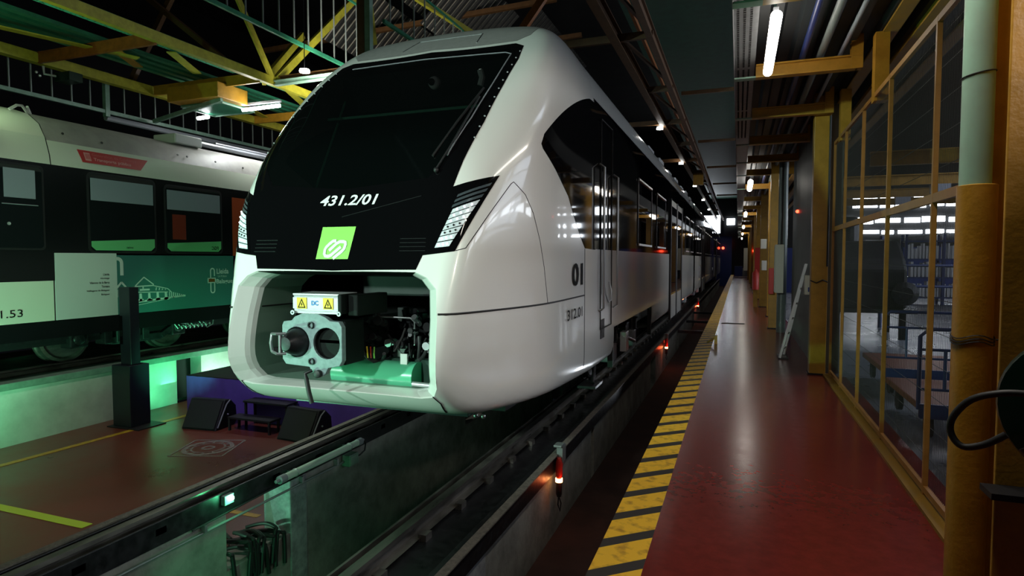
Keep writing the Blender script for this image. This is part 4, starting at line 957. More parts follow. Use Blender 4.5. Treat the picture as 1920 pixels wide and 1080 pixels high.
# ================================================================ stage, monitors, step
t = thing('stage', (-6.9, 8.6, -1.1), 'low stage skirted in violet cloth behind the red floor', 'stage')
b = MB(); b.box(-8.62, -4.35, 7.66, 9.3, -.52, -.44); b.build('platform', 'dark', t, bevel=.01)
b = MB(); pts = []; n_ = 70
P_ = [(-8.62 + 4.25 * i / n_, 7.65 - .006 * sin(i * 1.9)) for i in range(n_ + 1)]
b.add([(x, y, -1.1) for x, y in P_] + [(x, y, -.45) for x, y in P_], [(i, i + 1, n_ + 2 + i, n_ + 1 + i) for i in range(n_)])
b.add([(-8.62, 7.65, -1.1), (-8.62, 9.3, -1.1), (-8.62, 9.3, -.45), (-8.62, 7.65, -.45)], [(0, 1, 2, 3)]); b.build('skirt', 'purple', t, smooth=True, recalc=False)
def monitor(x, y, rz, label):
    t = thing('stage_monitor', (x, y, -1.1), label, 'speaker', 'wedge monitor speakers by the stage'); c, s = cos(rz), sin(rz)
    def P(a, b_, z): return (x + a * c - b_ * s, y + a * s + b_ * c, -1.1 + z)
    prof = [(-.24, 0), (.18, 0), (.24, .06), (.22, .30), (.10, .42), (-.02, .43)]
    b = MB(); vs = [P(-.31, p, q) for p, q in prof] + [P(.31, p, q) for p, q in prof]; n = len(prof)
    b.add(vs, [tuple(range(n)), tuple(range(n, 2 * n))[::-1]] + [(i, (i + 1) % n, n + (i + 1) % n, n + i) for i in range(n)]); b.build('cabinet', 'dark', t, bevel=.012)
    b = MB(); g = [(-.235, .03), (-.035, .41)]; b.add([P(-.28, g[0][0] - .008, g[0][1]), P(.28, g[0][0] - .008, g[0][1]), P(.28, g[1][0] - .008, g[1][1]), P(-.28, g[1][0] - .008, g[1][1])], [(0, 1, 2, 3)]); b.build('grille', 'rubber', t)
    b = MB(); b.tube([P(.315, -.20, .04), P(.325, -.10, .22), P(.318, .0, .36), P(.315, .08, .41)], .010, 6); b.build('edge_strip', 'grey', t, smooth=True)
    b = MB(); b.sphere(P(.32, .02, .2), .014, 8); b.build('socket', 'alu', t)
monitor(-7.68, 7.22, .1, 'wedge monitor speaker left of the black step, before the violet skirt')
monitor(-5.88, 7.22, -.1, 'wedge monitor speaker right of the black step, by the rail beam')
t = thing('stage_steps', (-6.8, 7.4, -1.1), 'black two level step bench leading up to the stage', 'steps')
b = MB(); b.box(-7.22, -6.42, 7.12, 7.36, -.92, -.89); b.build('tread', 'dark', t, bevel=.004)
b = MB(); b.box(-7.15, -6.32, 7.36, 7.62, -.72, -.69); b.build('tread', 'dark', t, bevel=.004)
for (x, y, h) in ((-7.2, 7.14, .18), (-6.45, 7.14, .18), (-7.2, 7.33, .18), (-6.45, 7.33, .18), (-7.13, 7.4, .38), (-6.35, 7.4, .38), (-7.13, 7.59, .38), (-6.35, 7.59, .38)):
    b = MB(); b.box(x - .015, x + .015, y - .015, y + .015, -1.1, -1.1 + h); b.build('leg', 'rubber', t)
# ================================================================ ceiling steelwork, left side
def beam(name, p, q, wd, h, m, label, cat='beam', i=False, group=None):
    b = MB(); (b.ibeam if i else b.bar)(p, q, wd, h); return tag(b.build(name, m), label, cat, group)
beam('crane_girder', (-8.9, 2, 5.08), (-8.9, 24, 5.08), .11, .16, 'ygreen', 'yellow green girder above the left train, the nearer and higher looking of the pair')
beam('crane_girder', (-11.85, 3, 5.08), (-11.85, 24, 5.08), .16, .18, 'ygreen', 'wide yellow green girder above the left train, the further one of the pair')
for k, y in enumerate((5.2, 7.5, 9.8, 12.7, 15.2)):
    beam('cross_beam', (-11.75, y, 5.07), (-8.93, y, 5.07), .05, .20, 'orange' if k < 2 else 'yellow', ['cross beam at the top left edge between the two girders', 'rust brown cross beam between the two yellow green girders', 'ochre cross beam in front of the ochre duct box', 'bright ochre cross beam behind the ceiling tube lamp', 'furthest ochre cross beam between the girders'][k], i=True)
for k, (p, q) in enumerate((((-11.2, 5.4, 5.1), (-10.2, 8.2, 5.1)), ((-10.1, 7.6, 5.12), (-10.7, 8.6, 5.12)), ((-9.4, 8.2, 5.12), (-10.0, 9.3, 5.12)), ((-10.9, 11.2, 5.1), (-11.5, 13.0, 5.1)), ((-9.0, 10.6, 5.1), (-9.9, 12.6, 5.1)))):
    beam('diagonal_brace', p, q, .16, .02, 'ygreen' if k != 1 else 'yellow', ['wide yellow green diagonal plate at the top left corner', 'ochre brace hanging just right of the rust brown beam', 'yellow green brace left of the duct box', 'yellow green brace behind the duct box', 'yellow brace right of the bright ceiling tube lamp'][k], 'brace')
# perforated green walkway beam and ribs
def perf():
    m = bpy.data.materials.new('perforated green plate'); m.use_nodes = True; nt = m.node_tree; N = nt.nodes; L = nt.links; b = N['Principled BSDF']; b.inputs['Roughness'].default_value = .45
    tc = N.new('ShaderNodeTexCoord'); v = N.new('ShaderNodeTexVoronoi'); v.inputs['Scale'].default_value = 28; L.new(tc.outputs['Object'], v.inputs['Vector'])
    r = N.new('ShaderNodeValToRGB'); r.color_ramp.elements[0].color = (.01, .05, .03, 1); r.color_ramp.elements[1].color = (.06, .40, .26, 1); r.color_ramp.elements[0].position = .3; r.color_ramp.elements[1].position = .45
    L.new(v.outputs['Distance'], r.inputs[0]); L.new(r.outputs[0], b.inputs['Base Color']); return m
M['perf'] = perf()
b = MB(); b.box(-9.55, -9.3, 3, 9.75, 5.2, 5.23); b.box(-9.32, -9.3, 3, 9.75, 5.2, 5.35); tag(b.build('walkway_grating', 'perf'), 'perforated green walkway strip beside the near yellow green girder', 'walkway')
b = MB(); b.box(-9.5, -9.25, 9.9, 20, 5.2, 5.23); tag(b.build('walkway_grating', 'perf'), 'perforated green walkway strip past the duct box', 'walkway')
for k, (x, y0, y1) in enumerate(((-11.25, 3, 14), (-11.0, 3, 14), (-10.75, 4, 14), (-10.5, 5, 14))):
    b = MB(); b.bar((x, y0, 5.32), (x, y1, 5.32), .13, .06)
    tag(b.build('green_rib', 'green'), ['green deck rib nearest the far yellow green girder', 'second green deck rib from the far yellow green girder', 'third green deck rib from the far yellow green girder', 'fourth green deck rib, nearest the perforated strip'][k], 'deck rib', 'green deck ribs between the girders')
b = MB(); b.tube([(-10.8, 8.5, 5.2), (-10.72, 8.56, 5.2)], .05, 8); tag(b.build('ceiling_fitting', 'mintp'), 'small pale green fitting on the green ribs', 'fitting')
# duct box with a green grille, lamps
t = thing('duct_box', (-10.4, 9.9, 4.7), 'ochre duct box with a green grille underneath, hung between the girders', 'duct')
b = MB(); b.box(-11.1, -9.75, 9.55, 10.35, 4.72, 5.02); b.build('casing', 'yellow', t, bevel=.01)
b = MB(); b.box(-11.05, -9.95, 9.85, 10.75, 4.69, 4.72); b.build('grille', 'green', t)
b = MB()
for p, q in (((-11.05, 9.85), (-9.95, 9.85)), ((-9.95, 9.85), (-9.95, 10.75)), ((-9.95, 10.75), (-11.05, 10.75)), ((-11.05, 10.75), (-11.05, 9.85))): b.bar((*p, 4.685), (*q, 4.685), .03, .03)
b.build('grille_frame', 'mintp', t)
t = thing('ceiling_tube_lamp', (-9.3, 10.45, 4.65), 'bright tube lamp beside the ochre duct box', 'lamp')
b = MB(); b.tube([(-9.95, 10.42, 4.66), (-8.95, 10.38, 4.66)], .038, 12); b.build('tube', 'tubecool', t, smooth=True)
b = MB(); b.box(-9.95, -8.95, 10.36, 10.44, 4.74, 4.78); b.build('tray', 'grey', t)
area('ceiling_tube_light', (-9.45, 10.4, 4.60), (-9.45, 10.4, 0), 1.0, .1, 45, (.95, 1, 1))
point('tube_glow', (-9.5, 10.15, 4.62), 9, (1, .97, .88), .1)
b = MB(); b.tube([(-11.35, 10.55, 4.62), (-11.0, 10.5, 4.62)], .04, 12); tag(b.build('ceiling_lamp', 'tubecool', smooth=True), 'short bright lamp under the left corner of the duct grille', 'lamp')
t = thing('flood_light', (-11.7, 7.5, 4.6), 'dark flood light under the far girder at the end of the rust brown beam', 'flood light')
b = MB(); b.box(-11.75, -11.35, 7.75, 8.0, 4.72, 4.88); b.build('housing', 'reelgreen', t, bevel=.01)
b = MB(); b.tube([(-11.8, 7.6, 4.96), (-11.78, 7.6, 4.82), (-11.65, 7.72, 4.80)], .02, 6); b.sphere((-11.86, 7.52, 4.84), .025, 8); b.sphere((-11.82, 7.55, 4.78), .025, 8); b.build('clamp', 'alu', t, smooth=True)
# hanging railings
def railing(x, y0, y1, z0, z1, dy, label, post=None, m='mintp', r=.035, top=True):
    t = thing('railing', (x, (y0 + y1) / 2, z0), label, 'railing')
    b = MB(); b.bar((x, y0, z0), (x, y1, z0), r * 1.6, r * 2); b.build('lower_rail', m, t)
    if top: b = MB(); b.bar((x, y0, z1), (x, y1, z1), r, r * 1.3); b.build('upper_rail', m, t)
    y = y0 + dy / 2; k = 0
    while y < y1 and k < 60:
        b = MB(); b.bar((x, y, z0), (x, y, z1), .022, .022); b.build('baluster', 'bars', t); y += dy; k += 1
    for py in (post or []):
        b = MB(); b.bar((x, py, z0 - .1), (x, py, z1 + .1), .09, .09); b.build('post', m, t)
    return t
railing(-12.05, 5.2, 22, 4.47, 5.15, .36, 'long green railing over the roof of the left train', [8.95, 15.5])
railing(-8.0, 5.0, 11.8, 5.63, 7.1, .41, 'green edged railing slanting across the top left of the white train', None, 'green')
railing(-5.75, 9.25, 18, 5.55, 6.5, .42, 'small green railing right of the tall green post', None, 'green', .03)
beam('green_post', (-5.85, 8.95, 4.6), (-5.85, 8.95, 7.4), .10, .10, 'mintp', 'tall green post standing above the left corner of the white train roof', 'post')
beam('brown_post', (-5.98, 8.95, 4.6), (-5.98, 8.95, 7.4), .14, .10, 'brown', 'tall brown post against the green post above the white train', 'post')
# truss members from the node
N0 = (-8.9, 10.15, 5.1)
beam('truss_diagonal', N0, (-8.9, 8.6, 7.3), .05, .12, 'ygreen', 'yellow green truss diagonal rising left from the girder joint', 'truss member')
beam('truss_diagonal', (-8.86, 10.2, 5.12), (-8.9, 13.3, 8.1), .08, .15, 'ygreen', 'yellow green truss diagonal rising right from the girder joint', 'truss member')
beam('truss_diagonal', (-9.2, 10.2, 5.12), (-9.8, 12.2, 6.8), .08, .15, 'ygreen', 'shorter ochre truss diagonal just behind the right rising one', 'truss member')
beam('truss_diagonal', (-9.3, 9.6, 5.2), (-11.6, 9.6, 6.9), .12, .10, 'brown', 'dark brown truss diagonal rising left behind the girder joint', 'truss member')
beam('truss_diagonal', (-12.2, 9.6, 5.2), (-11.0, 9.8, 7.2), .10, .10, 'brown', 'dim brown truss diagonal over the far girder', 'truss member')
beam('tie_beam', (-8.8, 10.1, 5.02), (-4.2, 10.0, 5.02), .10, .10, 'mintp', 'pale green beam running from the girder joint behind the white train', i=True)
beam('tie_beam', (-8.8, 10.25, 5.14), (-4.2, 10.15, 5.14), .10, .12, 'brown', 'brown beam on top of the pale green beam beside the round lamp', i=True)
beam('tie_beam', (-11.9, 9.9, 4.46), (-9.8, 9.7, 4.70), .06, .08, 'mintp', 'pale green strut between the long railing and the duct box')
beam('truss_diagonal', (-6.15, 9.55, 5.3), (-6.2, 9.2, 7.4), .09, .12, 'ygreen', 'upright yellow green bar beside the green post', 'truss member')
beam('truss_diagonal', (-6.6, 10.0, 6.95), (-5.3, 13.8, 6.35), .08, .12, 'ygreen', 'yellow diagonal crossing the lit corrugated roof', 'truss member')
beam('truss_diagonal', (-5.2, 12.6, 5.4), (-3.4, 12.4, 7.5), .10, .16, 'orange', 'rusty orange bar above the centre of the white train roof', 'truss member')
beam('roof_purlin', (-15, 16.5, 8.35), (-5, 17.2, 8.9), .12, .14, 'brown', 'dark purlin below the lit corrugated roof, the nearer one', 'purlin')
beam('roof_purlin', (-15, 19.5, 8.35), (-5, 20.2, 8.9), .12, .14, 'brown', 'dark purlin below the lit corrugated roof, the further one', 'purlin')
b = MB(); b.lathe((-7.1, 8.87, 4.72), (0, 0, 1), [(0, .085), (.02, .09), (.05, .08)], 18); b.mi = 1; b.tube([(-7.1, 8.87, 4.76), (-7.1, 8.87, 9.5)], .008, 6); tag(b.build('round_lamp', ['downlight', 'dark'], smooth=True), 'bright round lamp left of the white train roof', 'lamp')
# orange pipe behind the left train
b = MB(); b.tube([(-13.2, 4, 4.2), (-13.2, 24, 4.2)], .03, 8); tag(b.build('orange_pipe', 'orange', smooth=True), 'thin orange pipe behind the long railing over the left train', 'pipe')
b = MB(); b.tube([(-12.15, 9, 4.37), (-12.15, 24, 4.37)], .06, 8); tag(b.build('grey_pipe', 'grey', smooth=True), 'grey pipe running behind the left train roof', 'pipe')

# ================================================================ girders over the white train, right side
beam('roof_girder', (-1.93, 3, 5.1), (-1.93, 60, 5.1), .14, .22, 'brown', 'long brown girder above the right edge of the white train', i=True)
beam('roof_girder', (-1.38, 3, 5.1), (-1.38, 60, 5.1), .10, .22, 'brown', 'long brown girder nearer the walkway, parallel to the other one', i=True)
beam('roof_girder', (-1.72, 3, 5.55), (-1.72, 60, 5.55), .05, .08, 'orange', 'thin rusty bar between the two long brown girders')
for k, y in enumerate((6.9, 10.2, 13.5, 16.8, 20.1, 23.4, 26.7, 30, 36, 42, 48)):
    beam('roof_crossbar', (-4.6 if k in (1, 3, 5) else -1.9, y, 5.1), (-1.35, y, 5.1), .07, .12, 'brown', '%s brown crossbar between the long girders over the white train' % ORD[k], group='crossbars between the long girders')
    if k < 8: beam('roof_lattice', (-1.9, y + .1, 5.16), (-1.4, y + 3.2, 5.16), .05, .05, 'brown', '%s slanted lattice bar between the long girders' % ORD[k], 'lattice bar', group='lattice bars between the long girders')
for k, y in enumerate((16.8, 23.2, 30.6, 38.0, 45.5, 53)):
    b = MB(); b.lathe((-2.02, y, 4.93), (0, 0, 1), [(0, .085), (.06, .075)], 14); tag(b.build('round_lamp', 'downlight', smooth=True), '%s round lamp in the row over the white train roof, counted from the camera' % ORD[k], 'lamp', 'round lamps over the white train')
b = MB(); b.box(-1.85, -1.45, 27, 27.3, 4.6, 5.1); tag(b.build('hoist_block', 'yellow'), 'small ochre hoist block on the long girders far along the train', 'hoist')
t = thing('far_flood_light', (-2.3, 61, 3.9), 'large bright lamp panel over the far end of the white train', 'lamp')
b = MB(); b.box(-3.5, -1.7, 61.85, 61.9, 3.95, 5.6); b.build('panel', 'daylight', t); b = MB(); b.box(-3.6, -1.6, 61.9, 62.0, 3.85, 5.7); b.build('frame', 'dark', t)
b = MB(); b.box(-1.1, -.4, 61.9, 62.0, 4.7, 5.3); tag(b.build('end_light', 'daylight'), 'small bright lamp right of the large one at the far end', 'lamp')
for k, y in enumerate((14.8, 21, 27, 33, 39)):
    beam('roof_beam', (-1.3, y, 5.3), (-.12, y, 5.3), .06, .08, 'brown', '%s thin brown beam crossing under the dark green roof sheet' % ORD[k], group='thin beams under the green roof sheet')
# ================================================================ walkway: portal beams, tubes, tray
def portal(y, k):
    t = thing('portal_beam', (.6, y, 3.3), '%s ochre beam over the walkway, counted from the camera' % ORD[k], 'beam', 'ochre beams over the walkway')
    b = MB(); b.ibeam((.13, y, 3.365), (1.06, y, 3.365), .10, .13, .014); b.build('beam', 'yellow', t)
    b = MB(); b.ibeam((1.02, y, 3.3), (1.02, y, 3.62), .10, .09, .012); b.build('bracket', 'yellow', t)
    b = MB(); b.box(-.07, .13, y - .05, y + .05, 3.30, 3.315); b.build('end_plate', 'mintp', t)
ys = [2.85, 4.75, 6.7, 8.6, 10.55, 12.5, 14.4] + [17.2 + 3.45 * k for k in range(12)]
for k, y in enumerate(ys): portal(y, k)
tray = thing('cable_tray', (.03, 6, 3.3), 'long perforated metal cable tray along the walkway ceiling edge', 'cable tray')
b = MB(); b.box(-.075, -.070, 2, 60, 3.30, 3.62); b.box(-.07, .12, 2, 60, 3.42, 3.425); b.build('tray_sheet', mat('galvanised sheet', (.20, .21, .22), .4, metal=.7, noise=.2, nscale=12), tray)
for (a, c) in ((2.9, 4.7), (4.8, 6.65), (6.75, 8.55), (8.65, 10.5)):
    b = MB()
    for r_ in range(3):
        x = -.045 + .05 * r_; y = a + .02
        while y < c: b.box(x, x + .018, y, y + .028, 3.417, 3.4195); y += .048
    b.build('slot_row', 'ink', tray)['kind'] = 'stuff'
for k, (y0, y1) in enumerate([(4.92, 6.42)] + [(15.3 + 10.4 * i, 16.9 + 10.4 * i) for i in range(5)]):
    t = thing('walkway_tube_lamp', (.23, y0, 3.2), ['nearest long bright tube lamp over the walkway', 'second bright tube lamp over the walkway', 'third bright tube lamp over the walkway', 'fourth bright tube lamp over the walkway', 'fifth bright tube lamp over the walkway', 'furthest bright tube lamp over the walkway'][k], 'lamp', 'tube lamps over the walkway')
    b = MB(); r_ = .042 if k == 0 else .06; b.tube([(.23, y0, 3.27), (.23, y0 + .03, 3.27), (.23, y1 - .03, 3.27), (.23, y1, 3.27)], [r_ * .6, r_, r_, r_ * .6], 14); b.build('tube', 'tube', t, smooth=True)
    b = MB(); b.box(.21, .25, y0 + .1, y1 - .1, 3.31, 3.36); b.tube([(.23, y0 + .2, 3.3), (.23, y0 + .2, 3.60)], .01, 6); b.build('holder', 'grey', t)
for k, (x, z, r_, m_) in enumerate(((.56, 3.5, .03, 'bluemetal'), (.72, 3.5, .035, 'bars'), (1.5, 3.72, .05, 'green'), (.9, 3.5, .02, 'grey'))):
    b = MB(); b.tube([(x, 2, z), (x, 34, z)], r_, 10); tag(b.build('ceiling_pipe', m_, smooth=True), ['dark blue pipe under the deck above the walkway', 'pale pipe under the deck above the walkway', 'green pipe under the deck over the fence', 'thin grey pipe under the deck above the walkway'][k], 'pipe')
for k, (x, z, h) in enumerate(((1.22, 3.62, .26), (1.45, 3.55, .22), (1.85, 3.7, .3))):
    beam('deck_beam', (x, 1, z), (x, 34, z), .12, h, 'yellowdk', ['long ochre deck beam just above the fence', 'second long ochre deck beam behind the fence', 'third long ochre deck beam, furthest behind the fence'][k], i=True)
for k, y in enumerate((6.35, 8.3, 10.2, 12.1)):
    beam('fence_bracket', (1.16, y, 2.9), (1.16, y, 3.5), .11, .13, 'yellow', '%s ochre upright above the fence' % ORD[k], 'bracket', group='ochre uprights above the fence')

# ---------------------------------------------------------------- mesh fence
fy = [3.35, 4.45, 5.70, 6.83, 7.86, 8.72]
fence = thing('mesh_fence', (1.12, 6, 0), 'tall ochre framed wire mesh fence along the right side of the walkway', 'fence')
for k in range(5):
    y0, y1 = fy[k], fy[k + 1]; b = MB()
    for z in (.06, 1.87, 2.95): b.bar((1.12, y0 + .016, z), (1.12, y1 - .016, z), .028, .04 if z != 1.87 else .055)
    b.bar((1.12, y1, .0), (1.12, y1, 2.97), .03, .03)
    if k == 0: b.bar((1.12, y0, .0), (1.12, y0, 2.97), .03, .03)
    p_ = b.build('fence_panel', 'fencep', fence)
    b = MB(); y = y0 + .03
    while y < y1 - .02: b.bar((1.128, y, .08), (1.128, y, 2.94), .0017, .0017); y += .024
    b.build('mesh_wire', 'wire', p_)['kind'] = 'stuff'
    b = MB(); z = .25
    while z < 2.9: b.bar((1.133, y0 + .02, z), (1.133, y1 - .02, z), .003, .003); z += .2
    b.build('cross_wire', 'wire', p_)['kind'] = 'stuff'
b = MB(); b.box(1.04, 1.18, 2.7, 8.75, 0, .022); tag(b.build('fence_kerb', 'yellowdk'), 'low ochre kerb strip under the mesh fence', 'kerb')

# ---------------------------------------------------------------- columns
t = thing('round_column', (.78, 2.6, 0), 'round pipe column, ochre below and pale green above, at the right', 'column')
b = MB(); b.lathe((.782, 2.6, 0), (0, 0, 1), [(0, .060), (1.755, .060), (1.758, .052)], 28); b.build('lower_pipe', 'yellow', t, smooth=True)
b = MB(); b.lathe((.775, 2.6, 1.75), (0, 0, 1), [(0, .0475), (1.9, .0475)], 28); b.build('upper_pipe', 'greycol', t, smooth=True)
for z in (2.14,):
    b = MB(); b.tube([(.775 + .0495 * cos(a), 2.6 + .0495 * sin(a), z + .008 * cos(a)) for a in np.linspace(0, 2 * pi, 25)[:-1]], .0022, 6, closed=True); b.build('tie_wire', 'rubber', t)
b = MB()
for dz in (0, .012, -.01): b.tube([(.782 + .064 * cos(a), 2.6 + .064 * sin(a), 1.215 + dz + .008 * sin(3 * a)) for a in np.linspace(0, 2 * pi, 25)[:-1]], .0022, 6, closed=True)
b.tube([(.84, 2.56, 1.22), (.88, 2.52, 1.225), (.90, 2.5, 1.22)], .003, 6); b.build('tie_wire', 'rubber', t)
t = thing('steel_column', (.95, 2.45, 0), 'large ochre steel H column at the right edge', 'column')
b = MB(); b.box(.815, 1.20, 2.64, 2.655, 0, 3.6); b.build('rear_flange', 'yellow', t)
b = MB(); b.box(.785, 1.20, 2.36, 2.375, 0, 3.6); b.build('front_flange', 'yellow', t, bevel=.003)
b = MB(); b.box(1.0, 1.012, 2.37, 2.65, 0, 3.6); b.build('web', 'yellow', t)
b = MB(); b.box(.745, .93, 2.26, 2.36, .755, .775); b.build('plate_bracket', 'dark', t)
cols = [(8.83, .88, 1.07, 'yellow'), (14.3, .62, .80, 'yellow'), (17.2, .70, .9, 'yellow'), (20.6, .62, .88, 'yellowdk'), (24.5, .60, .86, 'yellow'), (29, .60, .86, 'yellowdk'), (34, .6, .86, 'yellow'), (40, .6, .86, 'yellow'), (47, .6, .9, 'yellow')]
for k, (y, x0, x1, m_) in enumerate(cols):
    t = thing('walkway_column', ((x0 + x1) / 2, y, 0), ['ochre box column at the far end of the mesh fence'] [0] if k == 0 else '%s ochre column along the walkway past the grey wall' % ORD[k - 1], 'column', None if k == 0 else 'ochre columns past the grey wall')
    b = MB(); b.box(x0, x1, y - .09, y + .09, 0, 3.6); b.build('shaft', m_, t, bevel=.006)
    b = MB(); b.box(x0 - .02, x1 + .02, y - .11, y + .11, 0, .02); b.build('base_plate', 'dark', t)
    if k == 0:
        b = MB(); b.tube([(x1 - .01, y - .1, 3.3), (x1 - .01, y - .1, 1.4)], .012, 8); b.build('conduit', 'rubber', t)
        b = MB(); b.tube([(x0 - .01, y - .1, 1.22), (x0 + .06, y - .12, 1.19), (x1 - .06, y - .12, 1.23), (x1, y - .1, 1.2)], .008, 6); b.build('tie_wire', 'rubber', t)
b = MB(); b.lathe((.83, 13.6, 0), (0, 0, 1), [(0, .09), (3.6, .09)], 20); tag(b.build('round_pipe_column', mat('grey green pipe', (.10, .12, .11), .3), smooth=True), 'dark round pipe column beyond the grey wall', 'column')
t = thing('wall_cabinet', (.78, 13.4, 1.0), 'tall cream wall cabinet hung beyond the leaning ladder', 'cabinet')
b = MB(); b.box(.68, .84, 13.2, 13.42, .82, 1.78); b.build('casing', 'cream', t, bevel=.01)
b = MB(); b.box(.67, .682, 13.22, 13.40, .84, 1.76); b.build('door', 'cream', t, bevel=.004)
b = MB(); b.tube([(.76, 13.3, 1.78), (.76, 13.3, 3.3)], .02, 8); b.build('conduit', 'bars', t)
t = thing('control_box', (.93, 8.95, 1.0), 'small grey control box with a blue label beside the ochre column', 'control box')
b = MB(); b.box(.83, .98, 9.0, 9.12, 1.02, 1.28); b.build('casing', 'cream', t, bevel=.008)
b = MB(); b.box(.87, .93, 8.994, 9.0, 1.06, 1.12); b.build('label_plate', 'bluewall', t)
b = MB(); b.box(.90, .915, 8.992, 9.0, 1.19, 1.21); b.build('knob', 'dark', t)
t = thing('ladder', (.8, 10.2, 0), 'aluminium ladder leaning against the grey wall', 'ladder')
for x0_, x1_, y_ in ((.60, .93, 9.95), (.68, .97, 10.3)):
    b = MB(); b.bar((x0_, y_, 0.02), (x1_, y_ + .05, 1.42), .03, .07, (0, 1, 0)); b.build('stile', 'alu', t)
for i in range(6):
    u = .1 + i * .16; b = MB(); b.tube([(.60 + .33 * u, 9.97, 1.42 * u), (.68 + .29 * u, 10.32, 1.42 * u)], .012, 8); b.build('rung', 'alu', t)
b = MB(); b.box(.58, .72, 9.93, 10.34, 0, .025); b.build('foot', 'rubber', t)
t = thing('fire_extinguisher', (.52, 20.2, 0), 'red fire extinguisher far down the walkway', 'extinguisher')
b = MB(); b.lathe((.50, 20.3, .55), (0, 0, 1), [(0, .10), (.5, .10), (.58, .04), (.62, .03)], 14); b.build('cylinder', 'redp', t, smooth=True)
b = MB(); b.box(.44, .56, 20.38, 20.42, 0, 1.1); b.build('stand', 'yellowdk', t)
for k, (x, y, z0, z1, w_, m_, lb) in enumerate(((.55, 24.2, 1.0, 1.9, .22, 'redp', 'red hose cabinet far down the walkway'), (.52, 17.0, 1.75, 2.0, .14, 'cream', 'small cream box on a column down the walkway'), (.55, 17.0, 1.2, 1.45, .12, 'cream', 'lower cream switch box on the same distant column'), (.60, 14.12, .75, 1.3, .1, 'redp', 'slim red extinguisher case on the column beyond the cabinet'), (.35, 49.5, 0.6, 2.3, 1.0, 'cream', 'pale grey machine cabinet at the end of the walkway'))):
    b = MB(); b.box(x, x + w_, y - .1, y, z0, z1)
    tag(b.build('wall_box', m_, bevel=.01), lb, 'box')
t = thing('cleaning_cart', (-.1, 52, 0), 'low blue and grey cart at the end of the walkway', 'cart')
b = MB(); b.box(-.3, .3, 52, 52.6, .1, .9); b.build('bin', 'bluewall', t, bevel=.03)
b = MB(); b.box(.3, 1.0, 52, 52.6, .1, .75); b.build('tray', 'grey', t, bevel=.03)
for x in (-.2, .9):
    b = MB(); b.lathe((x, 52.1, .07), (1, 0, 0), [(-.03, .07), (.03, .07)], 12); b.build('wheel', 'rubber', t)
b = MB(); b.box(-.38, -.33, 11.3, 11.45, .0, .14); b.tube([(-.5, 11.3, .02), (-.38, 11.35, .1)], .02, 6); tag(b.build('yellow_bracket', 'yellow'), 'small ochre bracket on the walkway edge', 'bracket')
b = MB(); b.box(-.35, .15, 15.0, 15.06, 0, .012); tag(b.build('floor_seam_strip', 'dark'), 'short dark strip across the walkway floor', 'strip')
for k, y in enumerate((18, 21, 24.5)):
    b = MB(); b.box(-1.6, -.66, y, y + .08, -.62, -.54); tag(b.build('lane_crossbar', 'dsteel'), '%s dark crossbar over the sunken lane' % ORD[k], 'crossbar', 'crossbars over the sunken lane')

# ---------------------------------------------------------------- cable reel
t = thing('cable_reel', (.86, 2.0, 1.1), 'dark green cable reel with a black cable loop at the right edge', 'cable reel')
ax = Vector((-.55, -.83, 0)).normalized(); c0 = Vector((.905, 2.08, 1.085))
b = MB(); b.lathe(c0 - ax * .0, ax, [(-.05, .10), (-.045, .205), (-.03, .215), (.0, .215), (.02, .205), (.025, .17), (.035, .06), (.04, 0)], 40, False); b.build('drum', 'reelgreen', t, smooth=True)
b = MB(); b.lathe(c0 - ax * .1, ax, [(0, .16), (.05, .16)], 24); b.build('backing', 'dark', t)
side_ = Vector((0, 0, 1)).cross(ax).normalized()
def RP(a, z, d): return tuple(c0 - side_ * a * -1 + Vector((0, 0, z)) + ax * d)
b = MB(); b.tube(smooth_path([RP(-.12, .035, .05), RP(-.18, .03, .07), RP(-.25, .0, .08), RP(-.295, -.06, .08), RP(-.30, -.11, .08), RP(-.27, -.145, .08), RP(-.22, -.13, .07), RP(-.17, -.09, .06)]), .010, 12); b.build('cable', 'rubber', t, smooth=True)
b = MB(); b.lathe(RP(-.10, .035, .045), -side_, [(-.03, .022), (.03, .022), (.035, .016)], 14); b.build('plug', 'grey', t, smooth=True)
b = MB(); b.tube([RP(-.13, -.12, .03), RP(-.10, -.16, .03), RP(-.05, -.165, .03)], .022, 10); b.build('cable_guide', 'rubber', t, smooth=True)
b = MB(); b.tube([RP(-.02, -.15, .06), RP(-.03, -.3, .06), RP(-.03, -.6, .05), RP(-.02, -.9, .05)], .014, 10); b.build('hanging_cable', 'rubber', t, smooth=True)
b = MB(); b.box(.84, 1.0, 2.2, 2.37, 1.03, 1.13); b.build('wall_mount', 'dark', t)

